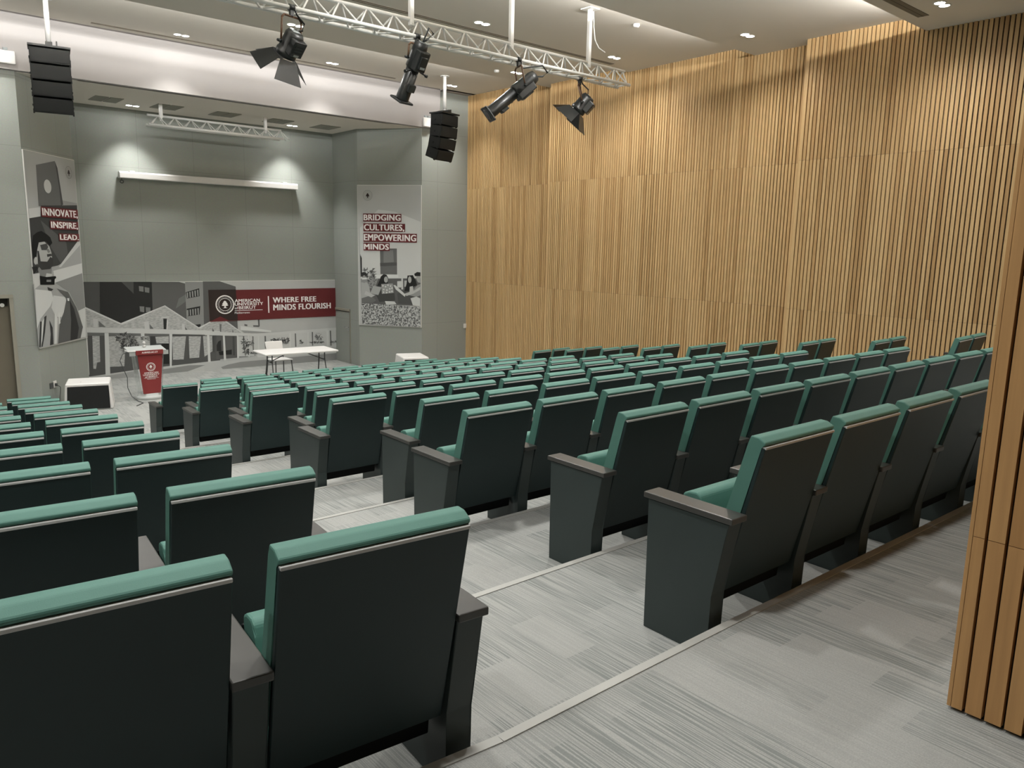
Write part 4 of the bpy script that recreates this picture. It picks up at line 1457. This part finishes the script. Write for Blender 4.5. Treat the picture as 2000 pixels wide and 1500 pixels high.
# colonnade
BB.poly(m, [(60, 775), (130, 780), (2000, 828), (2000, 886), (140, 852), (60, 852)], 0.60, L4 + LAY, A)
BB.poly(m, [(0, 836), (730, 868), (1860, 782), (1860, 822), (742, 906), (0, 890)], 0.60, L4 + LAY * 1.2, B)
BB.poly(m, [(140, 852), (1300, 872), (1300, 905), (145, 896)], 0.16, L4 + LAY * 0.5, A)
for q in ([(385, 860), (442, 860), (466, 1452), (400, 1456)], [(1290, 872), (1330, 872), (1322, 1332), (1296, 1336)], [(1815, 890), (1846, 890), (1866, 1262), (1830, 1266)], [(890, 866), (942, 866), (942, 932), (896, 932)], [(118, 850), (140, 850), (175, 1440), (160, 1440)]):
    BB.poly(m, q, 0.64, L4 + LAY * 1.5, A)
for q in ([(250, 895), (276, 895), (296, 1242), (264, 1242)], [(444, 890), (466, 890), (476, 1212), (450, 1212)], [(600, 900), (613, 900), (626, 1192), (606, 1192)], [(738, 905), (752, 905), (760, 1160), (745, 1160)],
          [(1175, 862), (1200, 860), (1200, 1062), (1180, 1062)], [(1695, 826), (1726, 824), (1726, 1042), (1700, 1042)], [(1430, 846), (1445, 845), (1445, 1040), (1432, 1040)]):
    BB.poly(m, q, 0.64, L4 + LAY * 1.5, B)
for q in ([(830, 902), (850, 902), (856, 1076), (838, 1076)], [(660, 905), (676, 905), (682, 1100), (668, 1100)], [(1253, 866), (1269, 865), (1276, 1052), (1258, 1052)], [(1490, 846), (1506, 845), (1509, 1036), (1495, 1036)], [(1740, 826), (1758, 825), (1766, 1036), (1750, 1036)]):
    BB.poly(m, q, 0.15, L4 + LAY * 1.5, B)
# planting
for i, q in enumerate([(690, 930, 150, 70, 90, 34), (720, 1000, 110, 60, 50, 30), (800, 1020, 60, 40, 22, 26), (950, 930, 60, 40, 12, 24), (640, 1070, 25, 60, 10, 30)]):
    leaves(BB, m, *q, L4 + LAY * (2 + 1.2 * i), A, 20 + i)
for i, q in enumerate([(590, 990, 85, 60, 46, 24), (570, 1095, 45, 70, 26, 28), (1000, 968, 95, 34, 60, 20), (1115, 965, 60, 42, 40, 20), (1345, 985, 32, 30, 16, 16), (1580, 915, 55, 50, 20, 20), (1560, 987, 110, 8, 30, 18), (1790, 980, 40, 16, 14, 14), (690, 1140, 60, 16, 20, 18)]):
    leaves(BB, m, *q, L4 + LAY * (2 + 0.8 * i), B, 40 + i)
reparent(m.build('printed_picture', None, recalc=False), banB)

m = MB()
a, zh = BB.st(406.3, 565.7); c, zlo = BB.st(655.5, 618.9); za2 = BB.st(409.8, 626.6)[1]
c = s1
BB.rect(m, a, c, (zlo + za2) / 2, (zh + BB.st(654, 563.6)[1]) / 2, 'print_maroon', LAY * 9)
zlo, zh = (zlo + za2) / 2, (zh + BB.st(654, 563.6)[1]) / 2
xs_, _ = BB.st(461.5, 590)
BB.poly(m, [(45, 258), (430, 252), (458, 682), (330, 684), (215, 628), (95, 688), (68, 690)], 'print_maroon_dark', LAY * 9.6, B)
reparent(m.build('text_strip', None, recalc=False), banB)
m = MB(); cs, cz = BB.st(400 + 278 * .14, 530 + 463 * .14)
BB.ring(m, cs, cz, 0.205, 0.232, 'print_white', LAY * 11); BB.ring(m, cs, cz, 0.148, 0.158, 'print_white', LAY * 11)
for i in range(30):                          # the ring of tiny letters in the seal
    t_ = 2 * math.pi * i / 30
    if abs(math.sin(t_) + 1) < 0.02: continue
    BB.disc(m, cs + 0.182 * math.cos(t_), cz + 0.182 * math.sin(t_), 0.010, grey_print(0.55), LAY * 11, n=5)
BB.tree(m, cs, cz - 0.005, 0.165, 'print_white', LAY * 11)
reparent(m.build('emblem', None, recalc=False), banB)


def bb_text(body, xl, xr, yt, yb2, bold=0.02, T=B):
    a, z_a = BB.st(T[0] + xl * T[2], T[1] + yb2 * T[2]); c, _ = BB.st(T[0] + xr * T[2], T[1] + yb2 * T[2])
    _, z_b = BB.st(T[0] + xl * T[2], T[1] + yt * T[2])
    BB.text(body, a, c, z_a, z_b, LAY * 11, banB, bold=bold)


bb_text('AMERICAN', 414, 765, 388, 432, 0.02)
bb_text('UNIVERSITY', 414, 812, 437, 480, 0.02)
bb_text('of', 415, 462, 495, 528, 0.01)
bb_text('BEIRUT', 470, 713, 486, 530, 0.02)
bb_text('Mediterraneo', 415, 625, 565, 592, 0.01)
bb_text('WHERE FREE', 945, 1552, 363, 438, 0.03)
bb_text('MINDS FLOURISH', 952, 1755, 462, 545, 0.03)
m = MB()
a, z_a = BB.st(400 + 415 * .14, 530 + 552 * .14); c, _ = BB.st(400 + 803 * .14, 530 + 545 * .14)
BB.rect(m, a, c, z_a, z_a + 0.012, 'print_white', LAY * 11)
a, z_a = BB.st(400 + 882 * .14, 530 + 578 * .14); c, z_b = BB.st(400 + 893 * .14, 530 + 345 * .14)
BB.rect(m, a, a + 0.03, z_a, z_b, 'print_white', LAY * 11)
reparent(m.build('divider_line', None, recalc=False), banB)

# ------------------------------------------------------------------ podium
PXc, PYc = 4.42, 16.42
pd = thing('podium', 'red and clear acrylic podium with a university seal beside the left speaker box', 'podium', (PXc, PYc, 0), 0)
b = MB()
b.lathe([(0.27, 0.0), (0.275, 0.01), (0.275, 0.055), (0.262, 0.06), (0.225, 0.065), (0.222, 0.115), (0.215, 0.12)], Matrix.Diagonal((1, 0.85, 1, 1)), 36)
b.build('base', 'podium_grey', pd)
b = MB()
b.prism([(-0.165, 0.12), (0.165, 0.12), (0.238, 0.925), (-0.238, 0.925)], 'y', -0.165, -0.150, bevel=0.003, seg=1)
b.build('front_panel', 'podium_red', pd)
b = MB()
b.hexa([(-0.20, -0.13, 0.121), (-0.275, -0.13, 0.93), (-0.20, 0.16, 0.12), (-0.275, 0.16, 0.93), (-0.188, -0.13, 0.12), (-0.263, -0.13, 0.93), (-0.188, 0.16, 0.12), (-0.263, 0.16, 0.93)])
b.hexa([(0.188, -0.13, 0.12), (0.263, -0.13, 0.93), (0.188, 0.16, 0.12), (0.263, 0.16, 0.93), (0.20, -0.13, 0.12), (0.275, -0.13, 0.93), (0.20, 0.16, 0.12), (0.275, 0.16, 0.93)])
b.box((-0.19, -0.148, 0.12), (0.19, -0.136, 0.93))
b.build('acrylic_side', 'clear_acrylic', pd)
b = MB(); b.box((-0.272, -0.21, 0.915), (0.24, -0.195, 1.005), bevel=0.003, seg=1); b.build('name_plate', 'podium_red', pd)
b = MB(); b.hexa([(-0.39, -0.19, 0.975), (-0.39, -0.19, 0.99), (-0.39, 0.20, 1.03), (-0.39, 0.20, 1.045), (0.31, -0.19, 0.975), (0.31, -0.19, 0.99), (0.31, 0.20, 1.03), (0.31, 0.20, 1.045)])
b.build('desk_top', 'podium_grey', pd)
b = MB(); b.box((-0.385, -0.188, 0.90), (-0.275, -0.18, 0.985)); b.box((0.245, -0.188, 0.90), (0.345, -0.18, 0.985)); b.build('side_shelf', 'podium_grey', pd)
b = MB(); b.box((-0.41, -0.20, 0.985), (-0.26, 0.05, 1.0)); b.build('white_tray', 'white_plastic', pd)
BP = Board((PXc, PYc - 0.1655, 0), (1, 0, 0), (0, -1, 0))
m = MB()
BP.ring(m, 0.0, 0.66, 0.075, 0.086, 'print_white', 0.002); BP.ring(m, 0.0, 0.66, 0.058, 0.064, 'print_white', 0.002); BP.tree(m, 0, 0.66, 0.062, 'print_white', 0.002)
reparent(m.build('emblem', None, recalc=False), pd)
for body, w, z_a, z_b, bd in (('AMERICAN', 0.27, 0.525, 0.558, 0.02), ('UNIVERSITY', 0.31, 0.486, 0.519, 0.02), ('of BEIRUT', 0.235, 0.447, 0.480, 0.02), ('Mediterraneo', 0.16, 0.408, 0.425, 0.01)):
    BP.text(body, -w / 2, w / 2, z_a, z_b, 0.002, pd, bold=bd)
m = MB(); BP.rect(m, -0.14, 0.14, 0.434, 0.439, 'print_white', 0.002); reparent(m.build('divider_line', None, recalc=False), pd)
BN = Board((PXc, PYc - 0.2105, 0), (1, 0, 0), (0, -1, 0))
BN.text('AUBMED.AC.CY', -0.165, 0.135, 0.945, 0.978, 0.002, pd, bold=0.03)
mic = thing('microphone', 'small white round clip light standing on the podium desk', 'microphone', (PXc - 0.03, PYc + 0.1, 1.035))
b = MB(); b.tube((0, 0, 0), (0, 0, 0.03), 0.03, n=14); b.tube((0, 0, 0.03), (0, 0, 0.06), 0.010); b.build('stand', 'white_plastic', mic)
b = MB(); b.lathe([(0.005, -0.028), (0.021, -0.020), (0.029, 0.0), (0.021, 0.020), (0.005, 0.028)], Matrix.Translation((0, 0, 0.085)), 16); b.build('head', 'white_plastic', mic)
tag(mic, 'small white round device standing on the podium desk', 'device')

cb = MB()
cp = [(PXc - 0.36, PYc - 0.05, 0.985), (PXc - 0.47, PYc - 0.02, 0.93), (PXc - 0.52, PYc, 0.80), (PXc - 0.46, PYc, 0.62), (PXc - 0.40, PYc + 0.02, 0.45), (PXc - 0.41, PYc, 0.25), (PXc - 0.36, PYc - 0.05, 0.08), (PXc - 0.30, PYc - 0.2, 0.012),
      (PXc - 0.27, PYc - 0.50, 0.010), (PXc - 0.45, PYc - 0.72, 0.010)]
pts = []
for i in range(len(cp) - 1):
    for t_ in range(4):
        w = t_ / 4
        pts.append(Vector(cp[i]).lerp(Vector(cp[i + 1]), w))
pts.append(Vector(cp[-1]))
cb.path(pts, 0.007, n=6)
tag(cb.build('power_cable', 'dark_grey_metal'), 'thin dark cable drooping from the podium desk to the floor', 'cable')

# ------------------------------------------------------------------ floor speaker boxes
def sub_box(corners, h, label):
    """corners: front-left, front-right, back-right, back-left of the top"""
    fl_, fr, br_, bl = (Vector((*c, 0)) for c in corners)
    cen = (fl_ + fr + br_ + bl) / 4
    dx = (fr - fl_).normalized()
    rz = math.atan2(dx.y, dx.x)
    w = (fr - fl_).length / 2; dp = (bl - fl_).length / 2
    t = thing('floor_speaker', label, 'speaker', (cen.x, cen.y, 0), rz, 'white floor speaker boxes')
    fe = 0.045
    b = MB()
    b.hexa([(-w - fe, -dp - fe, 0), (-w, -dp, h), (-w - fe, dp + fe, 0), (-w, dp, h), (w + fe, -dp - fe, 0), (w, -dp, h), (w + fe, dp + fe, 0), (w, dp, h)], bevel=0.025, seg=3)
    b.build('cabinet', 'white_plastic', t)
    b = MB()
    k = lambda z: -dp - fe * (1 - z / h) - 0.001
    b.hexa([(-w + 0.01, k(0.02) - 0.012, 0.02), (-w + 0.035, k(h - .05) - 0.012, h - 0.05), (-w + 0.01, k(0.02) + 0.01, 0.02), (-w + 0.035, k(h - .05) + 0.01, h - 0.05),
            (w - 0.01, k(0.02) - 0.012, 0.02), (w - 0.02, k(h - .05) - 0.012, h - 0.05), (w - 0.01, k(0.02) + 0.01, 0.02), (w - 0.02, k(h - .05) + 0.01, h - 0.05)], bevel=0.008)
    b.build('front_grille', 'black_box', t)
    b = MB(); b.tube((-0.12, -dp * 0.4, h - 0.001), (-0.12, -dp * 0.4, h + 0.001), 0.012, n=12); b.build('top_mark', 'dark_grey_metal', t)
    return t


sub_box(((2.89, 15.95), (3.60, 15.76), (3.66, 16.46), (2.96, 16.65)), 0.50, 'white speaker box with black front on the floor left of the podium')
sub_box(((9.93, 15.58), (10.53, 15.37), (10.80, 16.13), (10.20, 16.34)), 0.50, 'white speaker box with black front on the floor right of the stage')

# ------------------------------------------------------------------ folding table and chair
tt = thing('folding_table', 'long white folding table standing on the stage', 'table', (7.66, 16.56, 0), math.radians(-4.0))
b = MB(); b.box((-0.86, -0.42, 0.70), (0.86, 0.42, 0.74), bevel=0.015, seg=3); b.build('table_top', 'white_plastic', tt)
for s in (-1, 1):
    b = MB()
    for y in (-0.30, 0.30):
        b.tube((s * 0.62, y * 0.55, 0.70), (s * 0.62, y * 0.55, 0.52), 0.014); b.tube((s * 0.62, y * 0.55, 0.52), (s * 0.64, y, 0.0), 0.014)
    b.tube((s * 0.62, -0.18, 0.50), (s * 0.62, 0.18, 0.50), 0.012); b.tube((s * 0.636, -0.26, 0.18), (s * 0.636, 0.26, 0.18), 0.012)
    b.tube((s * 0.62, 0, 0.50), (s * 0.18, 0, 0.69), 0.011)
    b.build('leg_frame', 'dark_grey_metal', tt)
ch = thing('plastic_chair', 'white plastic chair pulled up behind the folding table', 'chair', (7.56, 17.25, 0), math.radians(4))
b = MB(); b.box((-0.23, -0.22, 0.435), (0.23, 0.22, 0.46), bevel=0.010, seg=2); b.build('seat', 'white_plastic', ch)
b = MB(); b.hexa([(-0.21, 0.20, 0.60), (-0.22, 0.27, 0.85), (-0.21, 0.225, 0.60), (-0.22, 0.295, 0.85), (0.21, 0.20, 0.60), (0.22, 0.27, 0.85), (0.21, 0.225, 0.60), (0.22, 0.295, 0.85)], bevel=0.012, seg=2); b.build('backrest', 'white_plastic', ch)
for sx in (-1, 1):
    for sy in (-1, 1):
        b = MB(); b.tube((sx * 0.20, sy * 0.19, 0.44), (sx * 0.225, sy * 0.235, 0.0), 0.012)
        if sy > 0: b.tube((sx * 0.20, 0.19, 0.44), (sx * 0.20, 0.24, 0.64), 0.012)
        b.build('leg', 'dark_grey_metal', ch)

# ------------------------------------------------------------------ wall fittings
n3 = Vector((nL.x, nL.y, 0))
inn = -n3
po = at_plane(104, 752, Vector((CL, YF, 0)), n3)
hdir = Vector((XL - CL, YM - YF, 0)).normalized()
rz = math.atan2(hdir.y, hdir.x)
ou = thing('wall_outlet', 'double wall outlet with a white plug on the left angled wall', 'outlet', tuple(po), rz)
b = MB(); b.box((-0.13, -0.012, -0.055), (0.0, 0.0, 0.055), bevel=0.004, seg=1); b.build('dark_plate', 'dark_grey_metal', ou)
b = MB(); b.box((-0.01, -0.016, -0.055), (0.10, 0.0, 0.075), bevel=0.005, seg=1); b.build('white_plate', 'white_plastic', ou)
b = MB(); b.box((0.02, -0.06, -0.03), (0.06, -0.016, 0.03), bevel=0.006); b.build('plug', 'dark_grey_metal', ou)
b = MB(); b.path([(0.04, -0.06, -0.01), (0.08, -0.09, -0.05), (0.11, -0.07, -0.12), (0.11, -0.05, -0.25), (0.10, -0.04, -0.36)], 0.007, n=6); b.build('cord', 'dark_grey_metal', ou)
b = MB(); b.box((WX - 0.08, YF - 0.035, -2.15 + H), (WX - 0.0, YF, -2.03 + H), bevel=0.008); tag(b.build('wall_switch', 'white_plastic'), 'tiny white switch box at the corner of grey and slatted walls', 'switch')
